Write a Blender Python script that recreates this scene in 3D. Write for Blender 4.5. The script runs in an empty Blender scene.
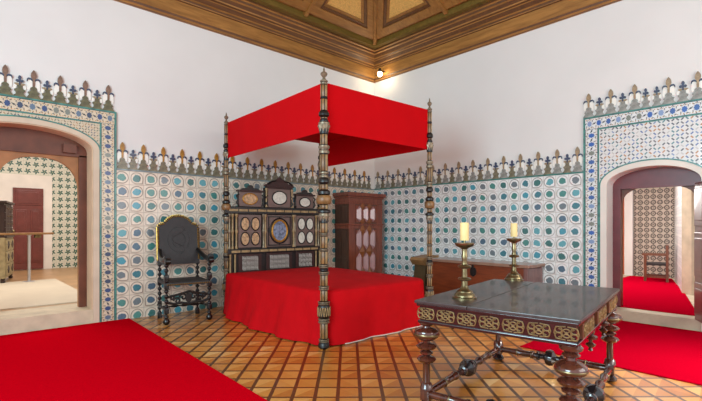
import bpy, bmesh, math, random
from mathutils import Vector, Matrix
R = math.radians
PI = math.pi
random.seed(7)
scene = bpy.context.scene
COL = scene.collection

# ------------------------------------------------------------------ camera, world, lights, exposure
U, V = 7.26, 7.057            # right wall x, bed wall y
cam_d = bpy.data.cameras.new('camera')
cam = bpy.data.objects.new('camera', cam_d)
COL.objects.link(cam)
cam.location = (0, 0, 1.4)
cam.rotation_euler = (R(90), 0, R(47.244 - 90))
cam_d.sensor_width = 36
cam_d.lens = 36 * 435.54 / 702
cam_d.shift_y = (225.36 - 200.5) / 702
cam_d.clip_start = 0.05
scene.camera = cam

world = bpy.data.worlds.new('world')
scene.world = world
world.use_nodes = True
bg = world.node_tree.nodes['Background']
bg.inputs['Color'].default_value = (0.86, 0.95, 1.0, 1)
bg.inputs['Strength'].default_value = 1.15


def area(name, loc, target, sx, sy, power, color):
    d = bpy.data.lights.new(name, 'AREA')
    d.shape = 'RECTANGLE'
    d.size, d.size_y = sx, sy
    d.energy = power
    d.color = color
    o = bpy.data.objects.new(name, d)
    COL.objects.link(o)
    o.location = loc
    o.rotation_euler = (Vector(target) - Vector(loc)).to_track_quat('-Z', 'Y').to_euler()
    return o


area('window_and_fill_light', (-2.9, 1.2, 2.7), (7.2, 2.6, 2.7), 3.0, 2.6, 440, (0.62, 0.89, 1.0))
area('window_and_fill_light', (4.2, -2.9, 2.7), (2.8, 7.0, 1.8), 4.0, 2.6, 135, (1.0, 0.96, 0.92))
low = area('window_and_fill_light', (6.6, -2.9, 3.0), (5.3, 0.7, 0.0), 0.9, 1.6, 26, (1.0, 0.96, 0.86))  # added narrow light that brightens the floor patch, no known window here
low.data.spread = R(34)
area('room_light', (10.0, 2.6, 3.0), (9.6, 2.3, 0.0), 2.0, 1.0, 75, (0.97, 0.98, 1.0))
area('room_light', (11.3, 4.2, 2.5), (7.6, 1.9, 0.6), 1.2, 1.6, 70, (1.0, 0.97, 0.93))
area('room_light', (1.2, 11.0, 4.1), (1.3, 11.0, 0.0), 3.5, 4.0, 250, (1.0, 0.97, 0.93))

scene.view_settings.view_transform = 'Standard'
scene.view_settings.look = 'None'
scene.view_settings.exposure = 0.0
scene.view_settings.gamma = 1.0
scene.view_settings.use_curve_mapping = False


# ------------------------------------------------------------------ node expression helper
class X:
    nt = None

    def __init__(s, sock):
        s.s = sock

    @staticmethod
    def op(name, *a, clamp=False):
        n = X.nt.nodes.new('ShaderNodeMath')
        n.operation = name
        n.use_clamp = clamp
        for i, v in enumerate(a):
            if isinstance(v, X):
                X.nt.links.new(v.s, n.inputs[i])
            else:
                n.inputs[i].default_value = v
        return X(n.outputs[0])

    def __add__(a, b): return X.op('ADD', a, b)
    def __radd__(a, b): return X.op('ADD', b, a)
    def __sub__(a, b): return X.op('SUBTRACT', a, b)
    def __rsub__(a, b): return X.op('SUBTRACT', b, a)
    def __mul__(a, b): return X.op('MULTIPLY', a, b)
    def __rmul__(a, b): return X.op('MULTIPLY', b, a)
    def __truediv__(a, b): return X.op('DIVIDE', a, b)
    def abs(a): return X.op('ABSOLUTE', a)
    def fract(a): return X.op('FRACT', a)
    def floor(a): return X.op('FLOOR', a)
    def lt(a, b): return X.op('LESS_THAN', a, b)
    def gt(a, b): return X.op('GREATER_THAN', a, b)


def xmax(a, b): return X.op('MAXIMUM', a, b)
def xmin(a, b): return X.op('MINIMUM', a, b)
def xlen(a, b): return X.op('SQRT', a * a + b * b)


def soft(x, edge, w):       # 1 below edge, 0 above
    return X.op('SUBTRACT', 1.0, X.op('MULTIPLY_ADD', x - edge, 1.0 / w, 0.5, clamp=True), clamp=True)


def new_mat(name, rough=0.5, metal=0.0, color=None, coat=0.0, spec=None):
    m = bpy.data.materials.new(name)
    m.use_nodes = True
    nt = m.node_tree
    X.nt = nt
    p = nt.nodes['Principled BSDF']
    p.inputs['Roughness'].default_value = rough
    p.inputs['Metallic'].default_value = metal
    p.inputs['Coat Weight'].default_value = coat
    if spec is not None:
        p.inputs['Specular IOR Level'].default_value = spec
    if color:
        p.inputs['Base Color'].default_value = (*color, 1)
    return m, nt, p


def srgb(r, g, b):
    f = lambda c: (c / 255 / 12.92) if c <= 10 else ((c / 255 + 0.055) / 1.055) ** 2.4
    return (f(r), f(g), f(b))


def mixc(fac, a, b):
    n = X.nt.nodes.new('ShaderNodeMix')
    n.data_type = 'RGBA'
    n.clamp_factor = True
    for idx, v in ((0, fac), (6, a), (7, b)):
        if isinstance(v, X):
            X.nt.links.new(v.s, n.inputs[idx])
        elif isinstance(v, tuple):
            n.inputs[idx].default_value = (*v, 1)
        else:
            n.inputs[idx].default_value = v
    return X(n.outputs[2])


def ramp(fac, stops, interp='LINEAR'):
    n = X.nt.nodes.new('ShaderNodeValToRGB')
    X.nt.links.new(fac.s, n.inputs[0])
    cr = n.color_ramp
    cr.interpolation = interp
    while len(cr.elements) < len(stops):
        cr.elements.new(0.5)
    for e, (p, c) in zip(cr.elements, stops):
        e.position = p
        e.color = (*c, 1)
    return X(n.outputs[0])


def uvxy():
    n = X.nt.nodes.new('ShaderNodeUVMap')
    s = X.nt.nodes.new('ShaderNodeSeparateXYZ')
    X.nt.links.new(n.outputs[0], s.inputs[0])
    return X(s.outputs[0]), X(s.outputs[1])


def objxyz():
    n = X.nt.nodes.new('ShaderNodeTexCoord')
    s = X.nt.nodes.new('ShaderNodeSeparateXYZ')
    X.nt.links.new(n.outputs['Object'], s.inputs[0])
    return X(s.outputs[0]), X(s.outputs[1]), X(s.outputs[2])


def comb(x, y, z=0.0):
    n = X.nt.nodes.new('ShaderNodeCombineXYZ')
    for i, v in enumerate((x, y, z)):
        if isinstance(v, X):
            X.nt.links.new(v.s, n.inputs[i])
        else:
            n.inputs[i].default_value = v
    return X(n.outputs[0])


def noise(vec, scale, detail=2.0, rough=0.5, distort=0.0):
    n = X.nt.nodes.new('ShaderNodeTexNoise')
    if vec is not None:
        X.nt.links.new(vec.s, n.inputs['Vector'])
    else:
        t = X.nt.nodes.new('ShaderNodeTexCoord')
        X.nt.links.new(t.outputs['Object'], n.inputs['Vector'])
    n.inputs['Scale'].default_value = scale
    n.inputs['Detail'].default_value = detail
    n.inputs['Roughness'].default_value = rough
    n.inputs['Distortion'].default_value = distort
    return X(n.outputs[0])


def white(vec, w=0.0):
    n = X.nt.nodes.new('ShaderNodeTexWhiteNoise')
    n.noise_dimensions = '4D'
    X.nt.links.new(vec.s, n.inputs['Vector'])
    n.inputs['W'].default_value = w
    return X(n.outputs['Value'])


def setc(p, c): X.nt.links.new(c.s, p.inputs['Base Color'])


def bump(p, h, strength=0.3, dist=0.01):
    n = X.nt.nodes.new('ShaderNodeBump')
    n.inputs['Strength'].default_value = strength
    n.inputs['Distance'].default_value = dist
    X.nt.links.new(h.s, n.inputs['Height'])
    X.nt.links.new(n.outputs[0], p.inputs['Normal'])


M = {}


def plain(key, rgb, rough=0.5, metal=0.0, var=0.12, scale=6.0, coat=0.0, bmp=0.0, spec=None):
    m, nt, p = new_mat(key, rough, metal, None, coat, spec)
    c = srgb(*rgb)
    d = tuple(max(0, x * (1 - var * 1.6)) for x in c)
    l = tuple(min(1, x * (1 + var)) for x in c)
    n = noise(None, scale, 3.0)
    setc(p, ramp(n, [(0.3, d), (0.7, l)]))
    if bmp:
        bump(p, noise(None, scale * 8, 3.0), bmp, 0.004)
    M[key] = m
    return m


def wood(key, dark, light, rough=0.35, axis='z', coat=0.0, scale=3.0):
    m, nt, p = new_mat(key, rough, 0.0, None, coat)
    x, y, z = objxyz()
    st = {'x': (0.12, 1, 1), 'y': (1, 0.12, 1), 'z': (1, 1, 0.12)}[axis]
    v = comb(x * st[0], y * st[1], z * st[2])
    n = noise(v, scale * 8, 5.0, 0.6, 0.6)
    setc(p, ramp(n, [(0.3, srgb(*dark)), (0.7, srgb(*light))]))
    M[key] = m
    return m


plain('plaster', (230, 226, 222), 0.9, var=0.02, scale=1.2)
plain('plaster_rim', (232, 222, 210), 0.7, var=0.05, scale=3)
plain('stone', (206, 188, 160), 0.7, var=0.10, scale=5)
plain('stone_pink', (186, 150, 128), 0.75, var=0.08, scale=4)
plain('red_carpet', (200, 2, 22), 0.95, var=0.05, scale=60, bmp=0.2, spec=0.0)
plain('crimson_carpet', (176, 3, 32), 0.95, var=0.05, scale=60, bmp=0.2, spec=0.0)
plain('red_cloth', (190, 2, 14), 0.85, var=0.05, scale=5, spec=0.15)
plain('red_canopy', (192, 2, 12), 0.85, var=0.03, scale=3, spec=0.1)
plain('fringe', (205, 190, 180), 0.8)
plain('ivory', (158, 128, 86), 0.45, var=0.2, scale=20)
plain('brass_dull', (150, 128, 88), 0.35, 0.75, var=0.25, scale=25)
plain('silvered', (136, 120, 98), 0.4, 0.45, var=0.2, scale=25)
plain('ebony', (22, 15, 13), 0.38, var=0.3, scale=12, coat=0.0)
plain('inlay_wood', (128, 90, 50), 0.4, var=0.25, scale=16)
plain('rosewood_panel', (112, 88, 80), 0.42, var=0.12, scale=10)
plain('carved_dark', (54, 24, 20), 0.45, var=0.2, scale=14)
plain('medallion_white', (208, 202, 186), 0.5, var=0.12, scale=30)
plain('medallion_cream', (190, 150, 110), 0.5, var=0.3, scale=30)
plain('pale_carving', (178, 170, 160), 0.5, var=0.15, scale=20)
plain('gilt', (196, 140, 56), 0.35, 0.5, var=0.2, scale=30)
plain('painted_blue', (120, 128, 150), 0.5, var=0.45, scale=22)
plain('leather_dark', (42, 37, 37), 0.5, var=0.15, scale=18, bmp=0.5)
plain('studs', (150, 112, 48), 0.3, 0.75, var=0.2, scale=30)
plain('black_wood', (18, 15, 16), 0.28, var=0.3, scale=12, coat=0.1)
plain('brass', (132, 116, 84), 0.28, 0.9, var=0.2, scale=14)
plain('brass_fret', (146, 118, 76), 0.45, 0.6, var=0.2, scale=40)
plain('candle_wax', (236, 206, 140), 0.55, var=0.06, scale=6)
plain('wick', (40, 34, 30), 0.9)
plain('door_red', (112, 50, 42), 0.35, var=0.12, scale=6, coat=0.2)
plain('frame_red', (108, 40, 44), 0.35, var=0.12, scale=6, coat=0.2)
plain('frame_brown', (108, 58, 38), 0.45, var=0.18, scale=5)
plain('spandrel_wood', (170, 112, 66), 0.5, var=0.15, scale=5)
plain('orange_door', (190, 92, 46), 0.5, var=0.1)
plain('steel', (200, 200, 200), 0.3, 0.8, var=0.05)
plain('mat_pale', (200, 184, 160), 0.7, var=0.04, scale=2)
plain('floor_tan', (176, 134, 92), 0.35, var=0.12, scale=3)
plain('cab_dark', (58, 40, 34), 0.4, var=0.2)
plain('cab_pale', (176, 160, 120), 0.5, var=0.2, scale=9)
plain('crest_dark', (104, 98, 66), 0.45, var=0.3, scale=22, coat=0.3)
plain('crest_olive', (126, 118, 94), 0.45, var=0.25, scale=22, coat=0.3)
plain('crest_grey', (150, 148, 140), 0.45, var=0.25, scale=22, coat=0.3)
plain('crest_amber', (172, 122, 42), 0.4, var=0.25, scale=22, coat=0.3)
plain('crest_brown', (128, 96, 76), 0.4, var=0.25, scale=22, coat=0.3)
plain('crest_tan', (160, 136, 104), 0.4, var=0.25, scale=22, coat=0.3)
plain('crest_blue', (56, 66, 92), 0.4, var=0.25, scale=22, coat=0.3)
plain('crest_white', (242, 238, 228), 0.4, var=0.04, scale=12, coat=0.3)
plain('stone_lining', (212, 182, 150), 0.7, var=0.06, scale=4)
plain('rim_cream', (212, 192, 168), 0.7, var=0.06, scale=4)
plain('grey_glaze', (120, 136, 138), 0.3, var=0.3, scale=14, coat=0.3)
plain('green_glaze', (62, 128, 118), 0.3, var=0.3, scale=14, coat=0.3)
plain('stand_wood', (150, 112, 70), 0.5, var=0.15, scale=8)
plain('stand_dark', (84, 64, 36), 0.55, var=0.15, scale=8)
plain('hinge_iron', (50, 46, 44), 0.4, 0.6)
wood('table_wood', (28, 17, 16), (48, 27, 22), 0.22, 'x', 0.5)
wood('table_top', (44, 34, 32), (68, 54, 50), 0.36, 'x', 0.2)
wood('leg_wood', (56, 26, 20), (98, 48, 34), 0.14, 'z', 0.7)
wood('dark_turned', (24, 18, 20), (52, 40, 40), 0.14, 'z', 0.7)
wood('armoire_wood', (100, 44, 30), (138, 68, 44), 0.3, 'z', 0.35)
wood('armoire_side', (62, 38, 28), (84, 54, 38), 0.45, 'z', 0.1)
wood('armoire_facet', (150, 108, 108), (180, 138, 136), 0.2, 'z', 0.6)
wood('armoire_diamond', (112, 60, 28), (140, 78, 38), 0.4, 'z', 0.2)
wood('chest_wood', (104, 46, 22), (138, 64, 32), 0.4, 'y', 0.2)
wood('chest_end', (110, 76, 72), (134, 96, 90), 0.35, 'z', 0.3)
wood('chest_lid', (130, 96, 80), (166, 128, 106), 0.3, 'y', 0.4)
wood('cornice_wood', (128, 84, 34), (180, 126, 62), 0.5, 'x', 0.0, 2.0)
wood('cornice_wood_y', (128, 84, 34), (180, 126, 62), 0.5, 'y', 0.0, 2.0)
wood('cornice_dark', (84, 50, 22), (108, 68, 32), 0.5, 'x', 0.0, 2.0)
wood('frieze_olive', (96, 76, 24), (128, 100, 40), 0.5, 'x', 0.0, 2.0)
wood('ceiling_wood', (124, 80, 30), (162, 110, 50), 0.5, 'x', 0.0, 2.0)
plain('ceiling_gold', (216, 166, 88), 0.6, var=0.14, scale=40)
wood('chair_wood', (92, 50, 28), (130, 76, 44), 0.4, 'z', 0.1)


def leaf_tile_mat(key, base_col, seed, pitch):
    m, nt, p = new_mat(key, 0.28, 0.0, None, 0.25)
    x, y = uvxy()
    gx, gy = x / pitch, y / pitch
    cx, cy = gx.floor(), gy.floor()
    px, py = (gx.fract() - 0.5) * 2.0, (gy.fract() - 0.5) * 2.0
    cid = comb(cx, cy)
    r1, r2, r3, r4 = (white(cid, seed + k) for k in range(4))
    sx = r1.gt(0.45) * 2.0 - 1.0
    qx, qy = px * sx, py * -1.0
    wob = noise(comb(gx, gy), 2.2, 1.0) - 0.5
    # raised band: a circle with one squared corner
    ln = xlen(qx, qy)
    sq = xmax(qx.abs(), qy.abs())
    corner = qx.gt(0.0) * qy.gt(0.0)
    d = ln + (sq - ln) * corner * 0.85 + wob * 0.10
    ring = soft((d - 0.82).abs(), 0.045, 0.05)
    ring2 = soft((d - 0.92).abs(), 0.025, 0.05)
    # leaf blob with lobed outline
    n2 = noise(comb(gx + r2 * 7.0, gy), 3.4, 3.0, 0.6) - 0.5
    lx, ly = px + (r3 - 0.5) * 0.2, (py + 0.02) * 1.08
    ld = xlen(lx, ly) + n2 * 0.55 + lx * ly * (r3 - 0.5) * 0.5
    leaf = soft(ld, 0.55, 0.07)
    edge = soft(xmax(px.abs(), py.abs()) * -1.0, -0.965, 0.03)
    n3 = noise(comb(gx, gy), 9.0, 4.0, 0.7)
    leafc = ramp(r4, [(0.0, srgb(34, 110, 124)), (0.18, srgb(28, 98, 92)), (0.32, srgb(84, 160, 170)),
                      (0.45, srgb(50, 126, 114)), (0.58, srgb(68, 92, 116)), (0.7, srgb(46, 144, 164)),
                      (0.84, srgb(104, 108, 114)), (1.0, srgb(136, 176, 172))], 'CONSTANT')
    leafc = mixc(n3 * 0.5 - 0.12, leafc, srgb(160, 200, 204))
    base = mixc(noise(comb(gx, gy), 1.1, 3.0), srgb(*base_col), tuple(c * 0.86 for c in srgb(*base_col)))
    ringamt = ring * (0.45 + r2 * 0.55)
    c = mixc(ringamt, base, srgb(104, 86, 74))
    c = mixc(ring2 * r3 * 0.6, c, srgb(150, 134, 112))
    c = mixc(leaf, c, leafc)
    c = mixc(edge * 0.55, c, srgb(140, 124, 106))
    setc(p, c)
    bump(p, leaf * 0.8 + soft((d - 0.79).abs(), 0.05, 0.1) * 0.8 - edge, 0.5, 0.012)
    M[key] = m


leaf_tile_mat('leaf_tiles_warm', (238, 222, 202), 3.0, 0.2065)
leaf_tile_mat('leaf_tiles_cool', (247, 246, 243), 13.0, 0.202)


def star_mat(key, base_col, s1c, s2c, s3c):
    # strip: x across -0.5..0.5 of the width, y along, unit = strip width
    m, nt, p = new_mat(key, 0.3, 0.0, None, 0.2)
    x, y = uvxy()
    y = y * 1.30
    cell = y.floor()
    py = (y.fract() - 0.5) * 2.0
    px = x * 2.0
    cid = comb(cell, 0.0)
    r = white(cid, 5.0)

    def star(ax, ay, rad):
        a = xmax(ax.abs(), ay.abs())
        b = (ax.abs() + ay.abs()) * 0.7071
        return xmin(a, b) * 1.12 - rad
    s = star(px, py, 0.0)
    inner = soft(s, 0.44, 0.03)
    outer = soft((s - 0.56).abs(), 0.03, 0.03)
    # small dark chips around each star
    ang = X.op('ARCTAN2', px, py)
    spokes = X.op('SINE', ang * 8.0 + 0.6)
    chips = soft((s - 0.70).abs(), 0.07, 0.04) * spokes.gt(0.1)
    py2 = ((y + 0.5).fract() - 0.5) * 2.0
    chips2 = soft(xlen(px * 1.2, py2), 0.17, 0.04)
    side = soft((px.abs() - 0.72).abs(), 0.07, 0.04) * X.op('SINE', y * 25.1).gt(0.2)
    starc = ramp(r, [(0.0, srgb(*s1c)), (0.4, srgb(*s2c)), (0.72, srgb(*s3c)),
                     (0.85, srgb(124, 128, 118))], 'CONSTANT')
    base = srgb(*base_col)
    c = mixc(noise(comb(x, y), 3.0), base, tuple(v * 0.85 for v in base))
    c = mixc(outer * 0.35, c, srgb(90, 90, 96))
    c = mixc(chips, c, srgb(48, 60, 80))
    c = mixc(side, c, srgb(190, 140, 74))
    c = mixc(chips2, c, srgb(40, 44, 48))
    c = mixc(inner, c, starc)
    edge = (px.abs() - 0.93).gt(0.0)
    c = mixc(edge, c, srgb(60, 62, 66))
    setc(p, c)
    bump(p, inner + chips * 0.6, 0.2, 0.004)
    M[key] = m


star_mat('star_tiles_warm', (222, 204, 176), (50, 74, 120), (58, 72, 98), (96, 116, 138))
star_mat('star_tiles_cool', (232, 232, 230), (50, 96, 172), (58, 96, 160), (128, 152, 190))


def mosaic_mat(key, base_col, pitch, cols):
    m, nt, p = new_mat(key, 0.35, 0.0, None, 0.15)
    x, y = uvxy()
    gx, gy = x / pitch, y / pitch
    cx, cy = gx.floor(), gy.floor()
    px, py = (gx.fract() - 0.5) * 2.0, (gy.fract() - 0.5) * 2.0
    par = X.op('MODULO', (cx + cy).abs(), 2.0).gt(0.5) * 2.0 - 1.0
    a = (px + py * par) * 0.7071
    b = (px * par - py) * 0.7071
    dash = soft(xmax(a.abs() * 0.60, b.abs() * 1.35), 0.46, 0.08)
    r = white(comb(cx, cy), 2.0)
    c = mixc(noise(comb(gx, gy), 0.8), srgb(*base_col), tuple(v * 0.85 for v in srgb(*base_col)))
    dc = ramp(r, [(i / len(cols), srgb(*q)) for i, q in enumerate(cols)], 'CONSTANT')
    c = mixc(dash * 0.92, c, dc)
    setc(p, c)
    M[key] = m


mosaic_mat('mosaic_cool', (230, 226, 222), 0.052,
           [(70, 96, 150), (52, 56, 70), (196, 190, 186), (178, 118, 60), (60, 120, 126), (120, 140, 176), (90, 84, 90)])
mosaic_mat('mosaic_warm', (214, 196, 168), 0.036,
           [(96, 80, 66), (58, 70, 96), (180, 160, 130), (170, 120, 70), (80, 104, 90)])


def dense_mat(key, base_col, dark, pitch):
    m, nt, p = new_mat(key, 0.4)
    x, y = uvxy()
    gx, gy = x / pitch, y / pitch
    px, py = (gx.fract() - 0.5) * 2.0, (gy.fract() - 0.5) * 2.0
    n = noise(comb(gx, gy), 3.0, 3.0) - 0.5
    d = xlen(px, py) + n * 0.5
    ringm = soft((d - 0.66).abs(), 0.20, 0.08)
    dot = soft(d, 0.26, 0.08)
    bars = soft(xmin((px).abs(), (py).abs()) + n * 0.2, 0.07, 0.05) * soft(d * -1.0, -0.75, 0.05)
    c = mixc(xmax(xmax(ringm, dot), bars) * 0.85, srgb(*base_col), srgb(*dark))
    setc(p, c)
    M[key] = m


dense_mat('tiles_brown_rings', (190, 176, 160), (52, 44, 46), 0.135)
dense_mat('tiles_pale_rings', (214, 210, 206), (168, 166, 170), 0.20)


def swirl_mat(key):
    m, nt, p = new_mat(key, 0.4)
    x, y = uvxy()
    gx, gy = x / 0.185, y / 0.185
    px, py = (gx.fract() - 0.5) * 2.0, (gy.fract() - 0.5) * 2.0
    ang = X.op('ARCTAN2', py, px)
    d = xlen(px, py)
    arms = X.op('COSINE', ang * 5.0 + d * 3.0)
    rr = d - arms * 0.26
    s = soft(rr, 0.60, 0.08)
    core = soft(d, 0.12, 0.06)
    c = mixc(s, srgb(212, 208, 190), srgb(40, 88, 76))
    c = mixc(core, c, srgb(200, 190, 150))
    edge = xmax(px.abs(), py.abs()).gt(0.96)
    c = mixc(edge * 0.4, c, srgb(150, 140, 110))
    setc(p, c)
    M[key] = m


swirl_mat('tiles_green_stars')


def parquet_mat(key):
    m, nt, p = new_mat(key, 0.3, 0.0, None, 0.25)
    x, y, z = objxyz()
    a = R(47.5)
    ca, sa = math.cos(a), math.sin(a)
    p1 = (x * ca + y * sa) / 0.215        # grows away from the camera
    p2 = (x * sa - y * ca) / 0.185
    f1, f2 = p1.fract(), p2.fract()
    c1, c2 = p1.floor(), p2.floor()
    s2 = (f2 - 0.5).abs().lt(0.085)
    s1 = (f1 - 0.5).abs().lt(0.07)
    q1, q2 = (p1 + 0.5).floor(), (p2 + 0.5).floor()
    cid = comb(q1, q2)
    r = white(cid, 1.0)
    r2 = white(cid, 2.0)
    h1, h2 = (p1 + 0.5).fract(), (p2 + 0.5).fract()
    tri = (h1 + h2).gt(1.0)
    tri2 = (h1 - h2).gt(0.0)
    t = tri + (tri2 - tri) * r2.gt(0.5)
    g = noise(comb(p1 * 4.0, p2), 4.0, 4.0)
    k = r * 0.45 + t * r2 * 0.4 + g * 0.3
    c = ramp(k, [(0.1, srgb(176, 100, 36)), (0.4, srgb(202, 130, 54)), (0.7, srgb(218, 152, 76)), (1.0, srgb(234, 186, 120))])
    dark = mixc(g, srgb(78, 42, 18), srgb(104, 60, 26))
    mid = mixc(g, srgb(92, 50, 20), srgb(122, 70, 30))
    c = mixc(s1, c, mid)
    c = mixc(s2, c, dark)
    setc(p, c)
    n = noise(comb(p1, p2), 1.5, 2.0)
    rg = n * 0.15 + 0.24
    X.nt.links.new(rg.s, p.inputs['Roughness'])
    M[key] = m


parquet_mat('parquet')

m, nt, p = new_mat('lamp_glow', 0.5)
p.inputs['Emission Color'].default_value = (1.0, 0.86, 0.55, 1)
p.inputs['Emission Strength'].default_value = 30
M['lamp_glow'] = m


# ------------------------------------------------------------------ mesh helper
class MB:
    def __init__(s):
        s.bm = bmesh.new()
        s.mats = []
        s.uv = s.bm.loops.layers.uv.new('UVMap')

    def face(s, pts, mi=0, uvs=None, smooth=False):
        vs = [s.bm.verts.new(q) for q in pts]
        f = s.bm.faces.new(vs)
        f.material_index = mi
        f.smooth = smooth
        if uvs:
            for l, t in zip(f.loops, uvs):
                l[s.uv].uv = t
        return f

    def box(s, lo, hi, mi=0, mat=None, bev=0.0):
        (x0, y0, z0), (x1, y1, z1) = lo, hi
        c = [(x0, y0, z0), (x1, y0, z0), (x1, y1, z0), (x0, y1, z0), (x0, y0, z1), (x1, y0, z1), (x1, y1, z1), (x0, y1, z1)]
        vs = [s.bm.verts.new((mat @ Vector(q)) if mat else q) for q in c]
        fs = []
        for q in ((0, 3, 2, 1), (4, 5, 6, 7), (0, 1, 5, 4), (1, 2, 6, 5), (2, 3, 7, 6), (3, 0, 4, 7)):
            f = s.bm.faces.new([vs[i] for i in q])
            f.material_index = mi
            fs.append(f)
        if bev:
            es = list({e for f in fs for e in f.edges})
            r = bmesh.ops.bevel(s.bm, geom=es, offset=bev, segments=2, affect='EDGES', profile=0.6)
            for f in r['faces']:
                f.material_index = mi
        return s

    def prism(s, poly, d0, d1, axes='xz', mi=0, mat=None, uv=False):
        """polygon in two axes, extruded along the third"""
        def P(a, b, d):
            q = {'xz': (a, d, b), 'yz': (d, a, b), 'xy': (a, b, d)}[axes]
            return (mat @ Vector(q)) if mat else Vector(q)
        n = len(poly)
        A = [s.bm.verts.new(P(a, b, d0)) for a, b in poly]
        B = [s.bm.verts.new(P(a, b, d1)) for a, b in poly]
        for vs in (A, B[::-1]):
            f = s.bm.faces.new(vs)
            f.material_index = mi
            if uv:
                for l in f.loops:
                    i = (A if vs is A else B).index(l.vert)
                    l[s.uv].uv = poly[i]
        for i in range(n):
            j = (i + 1) % n
            f = s.bm.faces.new((A[i], B[i], B[j], A[j]))
            f.material_index = mi
            if uv:
                for l, k in zip(f.loops, (i, i, j, j)):
                    l[s.uv].uv = poly[k]
        return s

    def lathe(s, prof, loc=(0, 0, 0), seg=20, mi=0, mat=None, square=False):
        """profile of (radius, z); square=True gives a four-sided section"""
        T = Matrix.Translation(loc)
        if mat:
            T = T @ mat
        n = 4 if square else seg
        off = PI / 4 if square else 0
        rings = []
        for r, z in prof:
            k = math.sqrt(2) if square else 1
            rings.append([s.bm.verts.new(T @ Vector((r * k * math.cos(off + 2 * PI * i / n), r * k * math.sin(off + 2 * PI * i / n), z))) for i in range(n)])
        for a, b in zip(rings, rings[1:]):
            for i in range(n):
                j = (i + 1) % n
                f = s.bm.faces.new((a[i], a[j], b[j], b[i]))
                f.material_index = mi
                f.smooth = not square
        for rg in (rings[0][::-1], rings[-1]):
            f = s.bm.faces.new(rg)
            f.material_index = mi
        return s

    def tube(s, pts, r, seg=8, mi=0, closed=False, flat=1.0):
        pts = [Vector(q) for q in pts]
        rs = r if isinstance(r, (list, tuple)) else [r] * len(pts)
        rings = []
        n = len(pts)
        prev = None
        for i, q in enumerate(pts):
            if closed:
                t = pts[(i + 1) % n] - pts[i - 1]
            else:
                t = pts[min(i + 1, n - 1)] - pts[max(i - 1, 0)]
            t.normalize()
            if prev is None:
                up = Vector((0, 0, 1)) if abs(t.z) < 0.9 else Vector((1, 0, 0))
                a = t.cross(up).normalized()
            else:
                a = (prev - t * prev.dot(t)).normalized()
            prev = a
            b = t.cross(a)
            rings.append([s.bm.verts.new(q + (a * math.cos(2 * PI * k / seg) + b * math.sin(2 * PI * k / seg) * flat) * rs[i]) for k in range(seg)])
        pairs = list(zip(rings, rings[1:])) + ([(rings[-1], rings[0])] if closed else [])
        for a, b in pairs:
            for i in range(seg):
                j = (i + 1) % seg
                f = s.bm.faces.new((a[i], a[j], b[j], b[i]))
                f.material_index = mi
                f.smooth = True
        if not closed:
            for rg in (rings[0][::-1], rings[-1]):
                s.bm.faces.new(rg).material_index = mi
        return s

    def disc(s, c, rx, rz, d0, d1, mi=0, n=24, mat=None):
        """oval plate in the xz plane, from y=d0 to y=d1"""
        poly = [(c[0] + rx * math.cos(2 * PI * i / n), c[1] + rz * math.sin(2 * PI * i / n)) for i in range(n)]
        return s.prism(poly, d0, d1, 'xz', mi, mat)

    def oval_ring(s, c, rx, rz, y, r, mi=0, n=28):
        return s.tube([(c[0] + rx * math.cos(2 * PI * i / n), y, c[1] + rz * math.sin(2 * PI * i / n)) for i in range(n)], r, 6, mi, True)

    def build(s, name, mats, parent=None, sharp=True):
        bmesh.ops.recalc_face_normals(s.bm, faces=s.bm.faces[:])
        me = bpy.data.meshes.new(name)
        s.bm.to_mesh(me)
        s.bm.free()
        if isinstance(mats, str):
            mats = [mats]
        for q in mats:
            me.materials.append(M[q])
        if sharp and any(f.use_smooth for f in me.polygons):
            me.set_sharp_from_angle(angle=R(42))
        o = bpy.data.objects.new(name, me)
        COL.objects.link(o)
        if parent:
            o.parent = parent
        return o


def tag(o, label=None, cat=None, group=None, kind=None):
    if label: o['label'] = label
    if cat: o['category'] = cat
    if group: o['group'] = group
    if kind: o['kind'] = kind
    return o


def empty(name, loc, rz=0.0):
    o = bpy.data.objects.new(name, None)
    COL.objects.link(o)
    o.location = loc
    o.rotation_euler = (0, 0, rz)
    o.empty_display_size = 0.1
    return o


def struct(o):
    if o.parent is None:
        o['kind'] = 'structure'
    return o


CH = {}


def copy_tree(o, parent=None):
    c = o.copy()
    COL.objects.link(c)
    if parent is not None:
        c.parent = parent
    for ch in [q for q in bpy.data.objects if q.parent == o and q is not c]:
        copy_tree(ch, c)
    return c


# ------------------------------------------------------------------ structure: floor and walls
MBf = MB()
MBf.box((-3.4, -3.4, -0.12), (U, V, 0.0))
struct(MBf.build('floor', 'parquet'))


def ell(c, a, zs, H, n=20, p=2.0):
    """depressed arch from +a to -a"""
    out = []
    for i in range(n + 1):
        t = PI * i / n
        x = math.cos(t)
        out.append((c + a * (1 if x > 0 else -1) * abs(x) ** (2 / p), zs + H * abs(math.sin(t)) ** (2 / p)))
    return out


def arch_wall(mb, x0, x1, z0, z1, c, a, zs, H, d0, d1, axes, sill=0.0, mi=0, uv=False, n=20, p=2.0, sc=1.0):
    """wall x0..x1 with an arched opening, thickness d0..d1, as piers plus strips over the arch"""
    if c - a > x0:
        mb.prism([(x0, z0), (c - a, z0), (c - a, z1), (x0, z1)], d0, d1, axes, mi, uv=uv)
    if x1 > c + a:
        mb.prism([(c + a, z0), (x1, z0), (x1, z1), (c + a, z1)], d0, d1, axes, mi, uv=uv)
    pts = ell(c, a, zs, H, n, p)
    for (xa, za), (xb, zb) in zip(pts, pts[1:]):
        if abs(xa - xb) > 1e-5:
            mb.prism([(xb, zb), (xa, za), (xa, z1), (xb, z1)], d0, d1, axes, mi, uv=uv)
    if sill > z0:
        mb.prism([(c - a, z0), (c + a, z0), (c + a, sill), (c - a, sill)], d0, d1, axes, mi, uv=uv)


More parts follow.
